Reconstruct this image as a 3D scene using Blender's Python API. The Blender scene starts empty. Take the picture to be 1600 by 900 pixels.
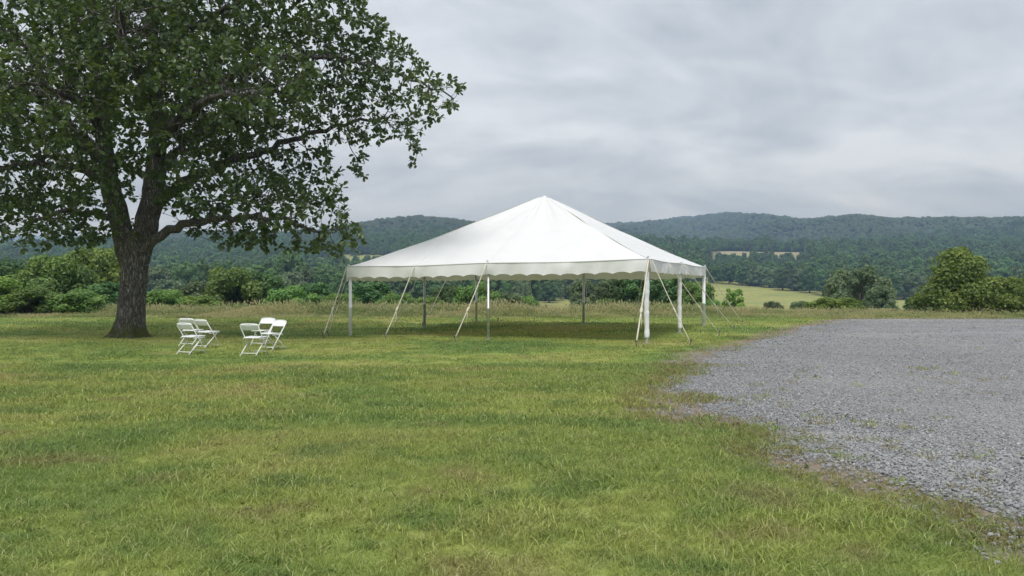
import bpy, math, random
import numpy as np
from mathutils import Vector, Matrix, kdtree, noise as mnoise

R = math.radians
rng = np.random.default_rng(7)
random.seed(7)
S = bpy.context.scene
COL = S.collection

# ------------------------------------------------------------------ camera, sky, sun, exposure
F_PX, CAM_H = 1180.0, 1.55
cam = bpy.data.cameras.new('camera')
cam.sensor_width = 36.0
cam.lens = 36.0 * F_PX / 1600.0
cam.clip_start, cam.clip_end = 0.1, 30000.0
cam_o = bpy.data.objects.new('camera', cam)
cam_o.location = (0, 0, CAM_H)
cam_o.rotation_euler = (R(90), 0, 0)
COL.objects.link(cam_o)
S.camera = cam_o

SUN_EL, SUN_AZ = R(60), R(188)          # azimuth measured clockwise from +Y
world = bpy.data.worlds.new('World')
S.world = world
world.use_nodes = True
wn, wl = world.node_tree.nodes, world.node_tree.links
wn.clear()


def N(nt, t, **kw):
    n = nt.nodes.new(t)
    for k, v in kw.items():
        setattr(n, k, v)
    return n


def sky_world():
    nt = world.node_tree
    out = N(nt, 'ShaderNodeOutputWorld')
    bg = N(nt, 'ShaderNodeBackground')
    sky = N(nt, 'ShaderNodeTexSky', sky_type='NISHITA', sun_disc=False)
    sky.sun_elevation, sky.sun_rotation = SUN_EL, SUN_AZ
    sky.dust_density, sky.air_density = 2.0, 1.0
    skm = N(nt, 'ShaderNodeVectorMath', operation='SCALE')
    skm.inputs['Scale'].default_value = 0.09
    wl.new(sky.outputs[0], skm.inputs[0])
    tc = N(nt, 'ShaderNodeTexCoord')
    sep = N(nt, 'ShaderNodeSeparateXYZ')
    wl.new(tc.outputs['Generated'], sep.inputs[0])
    zc = N(nt, 'ShaderNodeMath', operation='MAXIMUM')
    zc.inputs[1].default_value = 0.0
    wl.new(sep.outputs['Z'], zc.inputs[0])
    za = N(nt, 'ShaderNodeMath', operation='ADD')
    za.inputs[1].default_value = 0.36
    wl.new(zc.outputs[0], za.inputs[0])
    dx = N(nt, 'ShaderNodeMath', operation='DIVIDE')
    dy = N(nt, 'ShaderNodeMath', operation='DIVIDE')
    wl.new(sep.outputs['X'], dx.inputs[0]); wl.new(za.outputs[0], dx.inputs[1])
    wl.new(sep.outputs['Y'], dy.inputs[0]); wl.new(za.outputs[0], dy.inputs[1])
    cmb = N(nt, 'ShaderNodeCombineXYZ')
    wl.new(dx.outputs[0], cmb.inputs['X']); wl.new(dy.outputs[0], cmb.inputs['Y'])
    mp = N(nt, 'ShaderNodeMapping')
    mp.inputs['Location'].default_value = (3.1, 1.7, 0.0)
    mp.inputs['Rotation'].default_value = (0, 0, R(12))
    mp.inputs['Scale'].default_value = (0.8, 1.2, 1.0)
    wl.new(cmb.outputs[0], mp.inputs['Vector'])
    n1 = N(nt, 'ShaderNodeTexNoise')
    n1.inputs['Scale'].default_value = 1.45
    n1.inputs['Detail'].default_value = 9.0
    n1.inputs['Roughness'].default_value = 0.55
    n1.inputs['Distortion'].default_value = 1.0
    wl.new(mp.outputs[0], n1.inputs['Vector'])
    n2 = N(nt, 'ShaderNodeTexNoise')
    n2.inputs['Scale'].default_value = 4.4
    n2.inputs['Detail'].default_value = 9.0
    n2.inputs['Roughness'].default_value = 0.58
    n2.inputs['Distortion'].default_value = 0.4
    wl.new(mp.outputs[0], n2.inputs['Vector'])
    mx = N(nt, 'ShaderNodeMix', data_type='FLOAT')
    mx.inputs[0].default_value = 0.40
    wl.new(n1.outputs[0], mx.inputs[2]); wl.new(n2.outputs[0], mx.inputs[3])
    ramp = N(nt, 'ShaderNodeValToRGB')
    e = ramp.color_ramp.elements
    e[0].position, e[0].color = 0.39, (0.262, 0.288, 0.322, 1)
    e[1].position, e[1].color = 0.61, (0.452, 0.480, 0.522, 1)
    m = e.new(0.5); m.color = (0.350, 0.376, 0.414, 1)
    wl.new(mx.outputs[0], ramp.inputs[0])
    mix = N(nt, 'ShaderNodeMix', data_type='RGBA')
    mix.inputs[0].default_value = 0.97
    wl.new(skm.outputs[0], mix.inputs[6]); wl.new(ramp.outputs[0], mix.inputs[7])
    wl.new(mix.outputs[2], bg.inputs['Color'])
    bg.inputs['Strength'].default_value = 1.0
    wl.new(bg.outputs[0], out.inputs['Surface'])


sky_world()
sun = bpy.data.lights.new('sun', 'SUN')
sun.energy, sun.angle, sun.color = 1.5, R(22), (1.0, 0.985, 0.965)
sun_o = bpy.data.objects.new('sun', sun)
sd = Vector((math.sin(SUN_AZ) * math.cos(SUN_EL), math.cos(SUN_AZ) * math.cos(SUN_EL), math.sin(SUN_EL)))
sun_o.rotation_euler = sd.to_track_quat('Z', 'Y').to_euler()
sun_o.location = (0, -20, 40)
COL.objects.link(sun_o)
S.view_settings.view_transform = 'Standard'
S.view_settings.look = 'None'
S.view_settings.exposure = 0.98
S.view_settings.gamma = 1.0
S.view_settings.use_curve_mapping = False
S.render.engine = 'CYCLES'
S.cycles.max_bounces = 4
S.cycles.diffuse_bounces = 2
S.cycles.transmission_bounces = 3
S.cycles.volume_bounces = 0
S.cycles.use_denoising = True
S.cycles.use_adaptive_sampling = True
S.cycles.adaptive_threshold = 0.02


# ------------------------------------------------------------------ helpers
def at(u, v, Y):
    """world point at depth Y seen at photo pixel (u, v)"""
    return Vector(((u - 800) / F_PX * Y, Y, CAM_H - (v - 450) / F_PX * Y))


def on_ground(u, v):
    Y = F_PX * CAM_H / (v - 450)
    return Vector(((u - 800) / F_PX * Y, Y, 0))


def tag(o, label=None, cat=None, group=None, kind=None):
    for k, v in (('label', label), ('category', cat), ('group', group), ('kind', kind)):
        if v:
            o[k] = v
    return o


def mesh_np(name, verts, faces, mat=None, smooth=False, attrs=None):
    """verts (n,3); faces: list of arrays (m,k) with constant k each"""
    me = bpy.data.meshes.new(name)
    verts = np.asarray(verts, dtype=np.float32)
    fl = [np.asarray(f, dtype=np.int32) for f in (faces if isinstance(faces, (list, tuple)) else [faces]) if len(f)]
    loops = np.concatenate([f.ravel() for f in fl]) if fl else np.zeros(0, np.int32)
    tot = np.concatenate([np.full(len(f), f.shape[1], np.int32) for f in fl]) if fl else np.zeros(0, np.int32)
    st = np.concatenate([[0], np.cumsum(tot)[:-1]]).astype(np.int32) if fl else tot
    me.vertices.add(len(verts)); me.vertices.foreach_set('co', verts.ravel())
    if fl:
        me.loops.add(len(loops)); me.loops.foreach_set('vertex_index', loops)
        me.polygons.add(len(tot)); me.polygons.foreach_set('loop_start', st)
        try:
            me.polygons.foreach_set('loop_total', tot)
        except Exception:
            pass
        me.polygons.foreach_set('use_smooth', np.full(len(tot), smooth, dtype=bool))
    for k, (typ, arr) in (attrs or {}).items():
        a = me.attributes.new(k, typ, 'POINT')
        key = {'FLOAT': 'value', 'INT': 'value', 'BOOLEAN': 'value', 'FLOAT_VECTOR': 'vector', 'FLOAT_COLOR': 'color'}[typ]
        a.data.foreach_set(key, np.asarray(arr).ravel())
    me.update(calc_edges=True)
    me.validate()
    if mat:
        me.materials.append(mat)
    return me


def link(name, me, parent=None, loc=None, rot=None, scale=None):
    o = bpy.data.objects.new(name, me)
    COL.objects.link(o)
    if parent:
        o.parent = parent
    if loc is not None:
        o.location = loc
    if rot is not None:
        o.rotation_euler = rot
    if scale is not None:
        o.scale = scale if hasattr(scale, '__len__') else (scale,) * 3
    return o


def empty(name, loc=(0, 0, 0), rz=0.0, scale=None):
    return link(name, None, None, loc, (0, 0, rz), scale)


class MB:
    """collects shapes into one mesh"""
    def __init__(s):
        s.v, s.f = [], []

    def add(s, vs, fs):
        o = len(s.v)
        s.v += [tuple(v) for v in vs]
        s.f += [tuple(i + o for i in f) for f in fs]

    def box(s, c, d, rot=None):
        vs = []
        for x in (-1, 1):
            for y in (-1, 1):
                for z in (-1, 1):
                    p = Vector((x * d[0] / 2, y * d[1] / 2, z * d[2] / 2))
                    vs.append((rot @ p if rot else p) + Vector(c))
        s.add(vs, [(0, 1, 3, 2), (4, 6, 7, 5), (0, 4, 5, 1), (2, 3, 7, 6), (0, 2, 6, 4), (1, 5, 7, 3)])

    def tube(s, pts, rad, n=8, cap=True):
        pts = [Vector(p) for p in pts]
        rad = rad if hasattr(rad, '__len__') else [rad] * len(pts)
        vs, fs = [], []
        up = None
        for i, p in enumerate(pts):
            d = (pts[min(i + 1, len(pts) - 1)] - pts[max(i - 1, 0)]).normalized()
            if up is None:
                up = d.orthogonal().normalized()
            up = (up - d * up.dot(d)).normalized()
            b = d.cross(up)
            for k in range(n):
                a = 2 * math.pi * k / n
                vs.append(p + (up * math.cos(a) + b * math.sin(a)) * rad[i])
        for i in range(len(pts) - 1):
            for k in range(n):
                k2 = (k + 1) % n
                fs.append((i * n + k, i * n + k2, (i + 1) * n + k2, (i + 1) * n + k))
        if cap:
            fs.append(tuple(range(n))[::-1])
            fs.append(tuple((len(pts) - 1) * n + k for k in range(n)))
        s.add(vs, fs)

    def mesh(s, name, mat, smooth=False):
        me = bpy.data.meshes.new(name)
        me.from_pydata(s.v, [], s.f)
        me.polygons.foreach_set('use_smooth', [smooth] * len(me.polygons))
        me.update()
        me.materials.append(mat)
        return me

    def build(s, name, mat, parent=None, smooth=False, **kw):
        return link(name, s.mesh(name, mat, smooth), parent, **kw)


def fbm(x, y, scale, octv=4, seed=0.0, gain=0.5):
    """cheap numpy value noise, range about -1..1"""
    out = np.zeros(np.broadcast(x, y).shape)
    amp, tot = 1.0, 0.0
    x = np.asarray(x, float) / scale + seed * 17.13
    y = np.asarray(y, float) / scale + seed * 5.71
    for o in range(octv):
        xi, yi = np.floor(x).astype(np.int64), np.floor(y).astype(np.int64)
        fx, fy = x - xi, y - yi
        fx, fy = fx * fx * (3 - 2 * fx), fy * fy * (3 - 2 * fy)

        def h(a, b):
            n = (a * 374761393 + b * 668265263 + int(seed * 1000) * 69069 + o * 1013) & 0x7fffffff
            n = ((n ^ (n >> 13)) * 1274126177) & 0x7fffffff
            n = n ^ (n >> 16)
            return (n & 0xffff) / 32767.5 - 1.0
        v = (h(xi, yi) * (1 - fx) + h(xi + 1, yi) * fx) * (1 - fy) + (h(xi, yi + 1) * (1 - fx) + h(xi + 1, yi + 1) * fx) * fy
        out += amp * v
        tot += amp
        amp *= gain
        x, y = x * 2.03 + 3.7, y * 2.03 + 9.2
    return out / tot


def sstep(a, b, x):
    t = np.clip((x - a) / (b - a), 0, 1)
    return t * t * (3 - 2 * t)


# ------------------------------------------------------------------ materials
def mat_base(name, rough=0.8, spec=0.2):
    m = bpy.data.materials.new(name)
    m.use_nodes = True
    nt = m.node_tree
    b = nt.nodes['Principled BSDF']
    b.inputs['Roughness'].default_value = rough
    b.inputs['Specular IOR Level'].default_value = spec
    return m, nt, b


def noise_node(nt, scale, detail=4, rough=0.5, dist=0.0, vec=None, dims='3D'):
    n = N(nt, 'ShaderNodeTexNoise', noise_dimensions=dims)
    n.inputs['Scale'].default_value = scale
    n.inputs['Detail'].default_value = detail
    n.inputs['Roughness'].default_value = rough
    n.inputs['Distortion'].default_value = dist
    if vec is not None:
        nt.links.new(vec, n.inputs['Vector'])
    return n.outputs[0]


def ramp_node(nt, fac, stops):
    r = N(nt, 'ShaderNodeValToRGB')
    e = r.color_ramp.elements
    while len(e) < len(stops):
        e.new(0.5)
    for i, (p, c) in enumerate(stops):
        e[i].position = p
        e[i].color = (*c, 1) if len(c) == 3 else c
    nt.links.new(fac, r.inputs[0])
    return r.outputs[0]


def mix_col(nt, fac, a, b, mode='MIX'):
    m = N(nt, 'ShaderNodeMix', data_type='RGBA', blend_type=mode)
    for sock, v in ((m.inputs[0], fac), (m.inputs[6], a), (m.inputs[7], b)):
        if isinstance(v, (int, float)):
            sock.default_value = v
        elif isinstance(v, tuple):
            sock.default_value = (*v, 1)
        else:
            nt.links.new(v, sock)
    return m.outputs[2]


def math_node(nt, op, a, b=0.0, clamp=False):
    m = N(nt, 'ShaderNodeMath', operation=op, use_clamp=clamp)
    for i, v in ((0, a), (1, b)):
        if isinstance(v, (int, float)):
            m.inputs[i].default_value = v
        else:
            nt.links.new(v, m.inputs[i])
    return m.outputs[0]


def map_range(nt, v, a, b, c=0.0, d=1.0):
    m = N(nt, 'ShaderNodeMapRange', interpolation_type='SMOOTHSTEP')
    nt.links.new(v, m.inputs[0])
    for i, x in zip((1, 2, 3, 4), (a, b, c, d)):
        m.inputs[i].default_value = x
    return m.outputs[0]


def attr_node(nt, name, inst=False):
    a = N(nt, 'ShaderNodeAttribute', attribute_name=name)
    a.attribute_type = 'INSTANCER' if inst else 'GEOMETRY'
    return a


def bump_node(nt, bsdf, h, strength=0.5, dist=0.02):
    b = N(nt, 'ShaderNodeBump')
    b.inputs['Strength'].default_value = strength
    b.inputs['Distance'].default_value = dist
    nt.links.new(h, b.inputs['Height'])
    nt.links.new(b.outputs[0], bsdf.inputs['Normal'])


def world_pos(nt):
    return N(nt, 'ShaderNodeNewGeometry').outputs['Position']


def lawn_colour(nt, pos):
    """patchy mown turf: lush, yellow-green, dull and dry patches by world position"""
    mp = N(nt, 'ShaderNodeMapping')
    mp.inputs['Scale'].default_value = (0.8, 1.25, 1.0)
    nt.links.new(pos, mp.inputs['Vector'])
    a = noise_node(nt, 0.22, 5, 0.6, 0.6, mp.outputs[0])
    b = noise_node(nt, 1.1, 4, 0.6, 0.3, mp.outputs[0])
    c = noise_node(nt, 4.5, 3, 0.6, 0.0, mp.outputs[0])
    col = ramp_node(nt, a, [(0.36, (0.175, 0.272, 0.074)), (0.45, (0.255, 0.340, 0.088)), (0.54, (0.345, 0.402, 0.104)), (0.64, (0.425, 0.408, 0.150))])
    col = mix_col(nt, map_range(nt, b, 0.50, 0.66, 0, 0.65), col, (0.145, 0.238, 0.068))
    col = mix_col(nt, map_range(nt, b, 0.46, 0.30, 0, 0.60), col, (0.315, 0.275, 0.125))
    col = mix_col(nt, map_range(nt, c, 0.56, 0.75, 0, 0.45), col, (0.29, 0.27, 0.14))
    return col


def make_leaf_mat(name, stops, transl=0.35, rough=0.5, spec=0.35, tint=0.0, inst=False, haze=None):
    m, nt, b = mat_base(name, rough, spec)
    t = attr_node(nt, 'tone').outputs['Fac']
    col = ramp_node(nt, t, stops)
    if inst:
        it = attr_node(nt, 'tint', True).outputs['Fac']
    else:
        it = N(nt, 'ShaderNodeObjectInfo').outputs['Random']
    hs = N(nt, 'ShaderNodeHueSaturation')
    nt.links.new(math_node(nt, 'MULTIPLY_ADD', it, 0.035), hs.inputs['Hue'])
    hm = hs.inputs['Hue'].links[0].from_node
    hm.inputs[2].default_value = 0.488
    vm = N(nt, 'ShaderNodeMath', operation='MULTIPLY_ADD')
    nt.links.new(it, vm.inputs[0]); vm.inputs[1].default_value = 0.5; vm.inputs[2].default_value = 0.80
    nt.links.new(vm.outputs[0], hs.inputs['Value'])
    nt.links.new(col, hs.inputs['Color'])
    col = hs.outputs[0]
    nt.links.new(col, b.inputs['Base Color'])
    tr = N(nt, 'ShaderNodeBsdfTranslucent')
    nt.links.new(mix_col(nt, 1.0, col, (1.25, 1.2, 0.6), 'MULTIPLY'), tr.inputs[0])
    mx = N(nt, 'ShaderNodeMixShader')
    mx.inputs[0].default_value = transl
    nt.links.new(b.outputs[0], mx.inputs[1]); nt.links.new(tr.outputs[0], mx.inputs[2])
    nt.links.new(mx.outputs[0], nt.nodes['Material Output'].inputs['Surface'])
    return m


M = {}
M['oak_leaf'] = make_leaf_mat('oak_leaf', [(0, (0.044, 0.075, 0.028)), (0.5, (0.076, 0.119, 0.040)), (0.85, (0.111, 0.158, 0.049)), (1, (0.177, 0.207, 0.062))], 0.30, 0.42, 0.5)
M['shrub_leaf'] = make_leaf_mat('shrub_leaf', [(0, (0.091, 0.164, 0.044)), (0.6, (0.171, 0.284, 0.074)), (1, (0.273, 0.379, 0.107))], 0.3, 0.5, 0.35)
M['bright_leaf'] = make_leaf_mat('bright_leaf', [(0, (0.103, 0.174, 0.040)), (0.6, (0.208, 0.301, 0.067)), (1, (0.334, 0.410, 0.096))], 0.32, 0.5, 0.35)
M['grey_leaf'] = make_leaf_mat('grey_leaf', [(0, (0.110, 0.159, 0.081)), (0.6, (0.163, 0.225, 0.118)), (1, (0.241, 0.306, 0.172))], 0.3, 0.55, 0.3)
M['dark_leaf'] = make_leaf_mat('dark_leaf', [(0, (0.059, 0.113, 0.041)), (0.6, (0.107, 0.186, 0.064)), (1, (0.178, 0.262, 0.095))], 0.28, 0.5, 0.35)
M['wood_leaf'] = make_leaf_mat('wood_leaf', [(0, (0.068, 0.122, 0.049)), (0.6, (0.122, 0.194, 0.071)), (1, (0.184, 0.256, 0.101))], 0.2, 0.7, 0.15, inst=True)
M['hill_leaf'] = make_leaf_mat('hill_leaf', [(0, (0.033, 0.050, 0.024)), (0.6, (0.053, 0.074, 0.035)), (1, (0.078, 0.096, 0.045))], 0.0, 0.85, 0.1, inst=True)


def bark_mat():
    m, nt, b = mat_base('bark', 0.9, 0.15)
    pos = N(nt, 'ShaderNodeTexCoord').outputs['Object']
    mp = N(nt, 'ShaderNodeMapping')
    mp.inputs['Scale'].default_value = (1, 1, 0.16)
    nt.links.new(pos, mp.inputs['Vector'])
    rg = noise_node(nt, 24.0, 5, 0.65, 0.5, mp.outputs[0])
    rd = math_node(nt, 'ABSOLUTE', math_node(nt, 'SUBTRACT', rg, 0.5))
    crack = map_range(nt, rd, 0.0, 0.12)
    nz = noise_node(nt, 34, 6, 0.65, 0.3, mp.outputs[0])
    lich = noise_node(nt, 3.0, 5, 0.6, 0.0, pos)
    col = ramp_node(nt, nz, [(0.3, (0.205, 0.190, 0.172)), (0.7, (0.450, 0.428, 0.395))])
    col = mix_col(nt, map_range(nt, lich, 0.5, 0.72, 0, 0.5), col, (0.29, 0.28, 0.245))
    col = mix_col(nt, crack, (0.095, 0.082, 0.070), col)
    sp = N(nt, 'ShaderNodeSeparateXYZ')
    nt.links.new(pos, sp.inputs[0])
    moss = math_node(nt, 'MULTIPLY', map_range(nt, sp.outputs['Z'], 0.65, 0.12), map_range(nt, lich, 0.25, 0.55))
    col = mix_col(nt, moss, col, (0.125, 0.135, 0.045))
    nt.links.new(col, b.inputs['Base Color'])
    h = math_node(nt, 'ADD', crack, math_node(nt, 'MULTIPLY', nz, 0.6))
    bump_node(nt, b, h, 1.0, 0.04)
    return m


M['bark'] = bark_mat()


def plain(name, col, rough=0.5, spec=0.3, metal=0.0, var=0.12, scale=6.0, bump=0.0):
    m, nt, b = mat_base(name, rough, spec)
    b.inputs['Metallic'].default_value = metal
    pos = N(nt, 'ShaderNodeTexCoord').outputs['Object']
    n = noise_node(nt, scale, 5, 0.6, 0.2, pos)
    lo = tuple(c * (1 - var) for c in col)
    hi = tuple(min(1, c * (1 + var)) for c in col)
    nt.links.new(ramp_node(nt, n, [(0.35, lo), (0.65, hi)]), b.inputs['Base Color'])
    if bump:
        bump_node(nt, b, n, bump, 0.02)
    return m


M['twig'] = plain('twig', (0.070, 0.055, 0.040), 0.9, 0.1)
M['chair_plastic'] = plain('chair_plastic', (0.84, 0.84, 0.835), 0.45, 0.4, var=0.04)
M['chair_metal'] = plain('chair_metal', (0.82, 0.82, 0.80), 0.35, 0.5, var=0.05)
M['rope'] = plain('rope', (0.62, 0.58, 0.47), 0.8, 0.2, var=0.15, scale=20)
M['stake'] = plain('stake', (0.12, 0.10, 0.085), 0.7, 0.3, var=0.3, scale=30)
M['pole_metal'] = plain('pole_metal', (0.55, 0.555, 0.56), 0.38, 0.5, metal=0.55, var=0.15, scale=9)
M['pole_sleeve'] = plain('pole_sleeve', (0.80, 0.805, 0.81), 0.5, 0.35, var=0.10, scale=7)


def vinyl_mat():
    m, nt, b = mat_base('tent_vinyl', 0.42, 0.4)
    pos = N(nt, 'ShaderNodeTexCoord').outputs['Object']
    n = noise_node(nt, 1.3, 6, 0.6, 0.5, pos)
    n2 = noise_node(nt, 7, 4, 0.6, 0.0, pos)
    col = ramp_node(nt, n, [(0.3, (0.85, 0.85, 0.845)), (0.6, (0.89, 0.893, 0.895))])
    col = mix_col(nt, map_range(nt, n2, 0.62, 0.85, 0, 0.15), col, (0.70, 0.69, 0.66))
    nt.links.new(col, b.inputs['Base Color'])
    bump_node(nt, b, n, 0.10, 0.02)
    tr = N(nt, 'ShaderNodeBsdfTranslucent')
    tr.inputs[0].default_value = (0.75, 0.70, 0.48, 1)
    mx = N(nt, 'ShaderNodeMixShader')
    mx.inputs[0].default_value = 0.2
    nt.links.new(b.outputs[0], mx.inputs[1]); nt.links.new(tr.outputs[0], mx.inputs[2])
    nt.links.new(mx.outputs[0], nt.nodes['Material Output'].inputs['Surface'])
    return m


M['vinyl'] = vinyl_mat()


def grass_mat(name, kind):
    m, nt, b = mat_base(name, 0.55, 0.25)
    pos = world_pos(nt)
    tone = attr_node(nt, 'tone').outputs['Fac']
    if kind == 'lawn':
        col = lawn_colour(nt, pos)
        col = mix_col(nt, map_range(nt, tone, 0.80, 0.95, 0, 0.65), col, (0.42, 0.38, 0.21))
        dry = attr_node(nt, 'tint', True).outputs['Fac']
        col = mix_col(nt, map_range(nt, dry, 0.35, 1.0, 0, 0.75), col, (0.30, 0.225, 0.105))
        v = map_range(nt, tone, 0.0, 1.0, 0.66, 1.42)
    else:
        a = noise_node(nt, 0.16, 4, 0.6, 0.8, pos)
        bb = noise_node(nt, 0.38, 4, 0.65, 0.6, pos)
        col = ramp_node(nt, a, [(0.40, (0.215, 0.280, 0.090)), (0.50, (0.33, 0.355, 0.130)), (0.60, (0.44, 0.405, 0.20))])
        col = mix_col(nt, map_range(nt, bb, 0.48, 0.60, 0, 0.9), col, (0.175, 0.230, 0.075))
        col = mix_col(nt, map_range(nt, tone, 0.85, 1.0, 0, 0.5), col, (0.44, 0.375, 0.22))
        v = map_range(nt, tone, 0.0, 1.0, 0.65, 1.25)
    mul = N(nt, 'ShaderNodeVectorMath', operation='SCALE')
    nt.links.new(col, mul.inputs[0]); nt.links.new(v, mul.inputs['Scale'])
    nt.links.new(mul.outputs[0], b.inputs['Base Color'])
    tr = N(nt, 'ShaderNodeBsdfTranslucent')
    nt.links.new(mul.outputs[0], tr.inputs[0])
    mx = N(nt, 'ShaderNodeMixShader')
    mx.inputs[0].default_value = 0.35
    nt.links.new(b.outputs[0], mx.inputs[1]); nt.links.new(tr.outputs[0], mx.inputs[2])
    nt.links.new(mx.outputs[0], nt.nodes['Material Output'].inputs['Surface'])
    return m


M['grass'] = grass_mat('grass_blades', 'lawn')
M['meadow'] = grass_mat('meadow_blades', 'meadow')


def lawn_mat():
    m, nt, b = mat_base('lawn_turf', 0.95, 0.05)
    pos = world_pos(nt)
    col = lawn_colour(nt, pos)
    th = noise_node(nt, 38, 4, 0.7, 0.2, pos)
    col = mix_col(nt, 1.0, col, ramp_node(nt, th, [(0.3, (0.45, 0.45, 0.45)), (0.7, (1.05, 1.05, 1.05))]), 'MULTIPLY')
    e = attr_node(nt, 'edge').outputs['Fac']
    en = math_node(nt, 'MULTIPLY_ADD', noise_node(nt, 2.2, 5, 0.65, 0.4, pos), 1.3)
    en.node.inputs[2].default_value = -0.65
    ed = math_node(nt, 'ADD', e, en)
    soil = ramp_node(nt, noise_node(nt, 30, 6, 0.7, 0, pos), [(0.3, (0.13, 0.105, 0.08)), (0.55, (0.27, 0.225, 0.17)), (0.75, (0.36, 0.32, 0.27))])
    col = mix_col(nt, map_range(nt, ed, -1.1, -0.25), col, soil)
    nt.links.new(col, b.inputs['Base Color'])
    bump_node(nt, b, th, 0.6, 0.03)
    return m


def gravel_mat():
    m, nt, b = mat_base('gravel_bed', 0.9, 0.15)
    pos = world_pos(nt)
    v = N(nt, 'ShaderNodeTexVoronoi')
    v.inputs['Scale'].default_value = 26
    nt.links.new(pos, v.inputs['Vector'])
    sp = N(nt, 'ShaderNodeSeparateColor')
    nt.links.new(v.outputs['Color'], sp.inputs[0])
    col = ramp_node(nt, sp.outputs[0], [(0.0, (0.158, 0.160, 0.162)), (0.5, (0.256, 0.259, 0.260)), (1.0, (0.385, 0.387, 0.387))])
    col = mix_col(nt, map_range(nt, v.outputs['Distance'], 0.35, 0.8, 0, 0.5), col, (0.10, 0.10, 0.105))
    mp = N(nt, 'ShaderNodeMapping')
    mp.inputs['Scale'].default_value = (0.5, 1.0, 1.0)
    nt.links.new(pos, mp.inputs['Vector'])
    n = noise_node(nt, 0.35, 5, 0.6, 0.5, mp.outputs[0])
    col = mix_col(nt, map_range(nt, n, 0.45, 0.68, 0, 0.65), col, (0.315, 0.308, 0.298))
    nt.links.new(col, b.inputs['Base Color'])
    bump_node(nt, b, math_node(nt, 'SUBTRACT', 1.0, v.outputs['Distance']), 0.9, 0.02)
    return m


def stone_mat():
    m, nt, b = mat_base('gravel_stone', 0.85, 0.2)
    t = attr_node(nt, 'tint', True).outputs['Fac']
    col = ramp_node(nt, t, [(0.0, (0.154, 0.156, 0.158)), (0.45, (0.252, 0.255, 0.256)), (0.8, (0.342, 0.344, 0.344)), (0.94, (0.44, 0.435, 0.425)), (1.0, (0.52, 0.505, 0.48))])
    n = noise_node(nt, 60, 3, 0.6, 0, world_pos(nt))
    mp = N(nt, 'ShaderNodeMapping')
    mp.inputs['Scale'].default_value = (0.5, 1.0, 1.0)
    nt.links.new(world_pos(nt), mp.inputs['Vector'])
    dust = noise_node(nt, 0.35, 5, 0.6, 0.5, mp.outputs[0])
    col = mix_col(nt, map_range(nt, dust, 0.45, 0.66, 0, 0.5), col, (0.325, 0.315, 0.30))
    col = mix_col(nt, 1.0, col, ramp_node(nt, n, [(0.3, (0.8, 0.8, 0.8)), (0.7, (1.12, 1.12, 1.12))]), 'MULTIPLY')
    nt.links.new(col, b.inputs['Base Color'])
    return m


def ground_mat():
    m, nt, b = mat_base('valley_ground', 0.95, 0.05)
    pos = world_pos(nt)
    c = attr_node(nt, 'cover').outputs['Color']
    mp = N(nt, 'ShaderNodeMapping')
    mp.inputs['Scale'].default_value = (0.4, 1, 1)
    nt.links.new(pos, mp.inputs['Vector'])
    n = noise_node(nt, 0.05, 6, 0.65, 0.6, mp.outputs[0])
    n2 = noise_node(nt, 0.6, 5, 0.7, 0.3, pos)
    col = mix_col(nt, 1.0, c, ramp_node(nt, n, [(0.3, (0.72, 0.80, 0.75)), (0.7, (1.25, 1.12, 1.0))]), 'MULTIPLY')
    col = mix_col(nt, 1.0, col, ramp_node(nt, n2, [(0.3, (0.75, 0.75, 0.75)), (0.7, (1.2, 1.2, 1.2))]), 'MULTIPLY')
    nt.links.new(col, b.inputs['Base Color'])
    bump_node(nt, b, n2, 0.5, 0.4)
    return m


M['lawn'] = lawn_mat()
M['gravel'] = gravel_mat()
M['stone'] = stone_mat()
M['ground'] = ground_mat()

# ------------------------------------------------------------------ terrain
PROF_Y = np.array([-200, 44, 52, 62, 80, 120, 200, 300, 350, 430, 520, 650, 800, 900])
PROF_Z = np.array([0, 0, -0.45, -1.3, -2.5, -3.7, -4.7, -4.5, -3.6, 2.2, 9.0, 23.0, 40.0, 48.0])
RIDGE_Y = 2300.0
SKYLINE = [(-400, 400), (-200, 400), (0, 398), (60, 392), (110, 380), (150, 372), (250, 366), (330, 364), (420, 367), (500, 363), (560, 351), (600, 344), (650, 339), (700, 344),
           (740, 350), (800, 354), (870, 356), (950, 349), (1000, 348), (1060, 340), (1140, 332), (1200, 338), (1260, 345), (1340, 337), (1400, 343), (1480, 341), (1540, 343), (1600, 340), (1700, 342), (2000, 350)]
RID_X = np.array([(u - 800) / F_PX * RIDGE_Y for u, v in SKYLINE])
RID_Z = np.array([CAM_H + (450 - v) / F_PX * RIDGE_Y - 9 for u, v in SKYLINE])


def height(x, y):
    x = np.asarray(x, float); y = np.asarray(y, float)
    z = np.interp(y, PROF_Y, PROF_Z)
    z = z + sstep(60, 200, y) * (1 - sstep(500, 900, y)) * fbm(x, y, 120, 3, 1.0) * 0.7
    hr = np.interp(x, RID_X, RID_Z)
    t = np.clip((y - 750) / (RIDGE_Y - 750), 0, 1)
    sp = fbm(x, y * 0.45, 380, 4, 2.0) * 95 + fbm(x, y, 150, 3, 3.0) * 30
    up = 42 + (hr - 42) * (t ** 1.15) * (1.0) + sp * np.clip(4 * t * (1 - t), 0, 1)
    cap = np.interp(x / np.maximum(y, 1) * RIDGE_Y, RID_X, RID_Z) * y / RIDGE_Y * (0.97 + 0.02 * t)
    up = np.minimum(up, np.maximum(cap, 20))
    z = z + (up - z) * sstep(700, 1000, y)
    back = sstep(RIDGE_Y, RIDGE_Y + 1100, y)
    far = 318 + fbm(x, y * 0, 1500, 3, 4.0) * 26
    far_z = 120 + (far - 120) * sstep(3600, 5000, y)
    z = np.where(y > RIDGE_Y, hr + (far_z - hr) * back, z)
    return z


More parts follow.
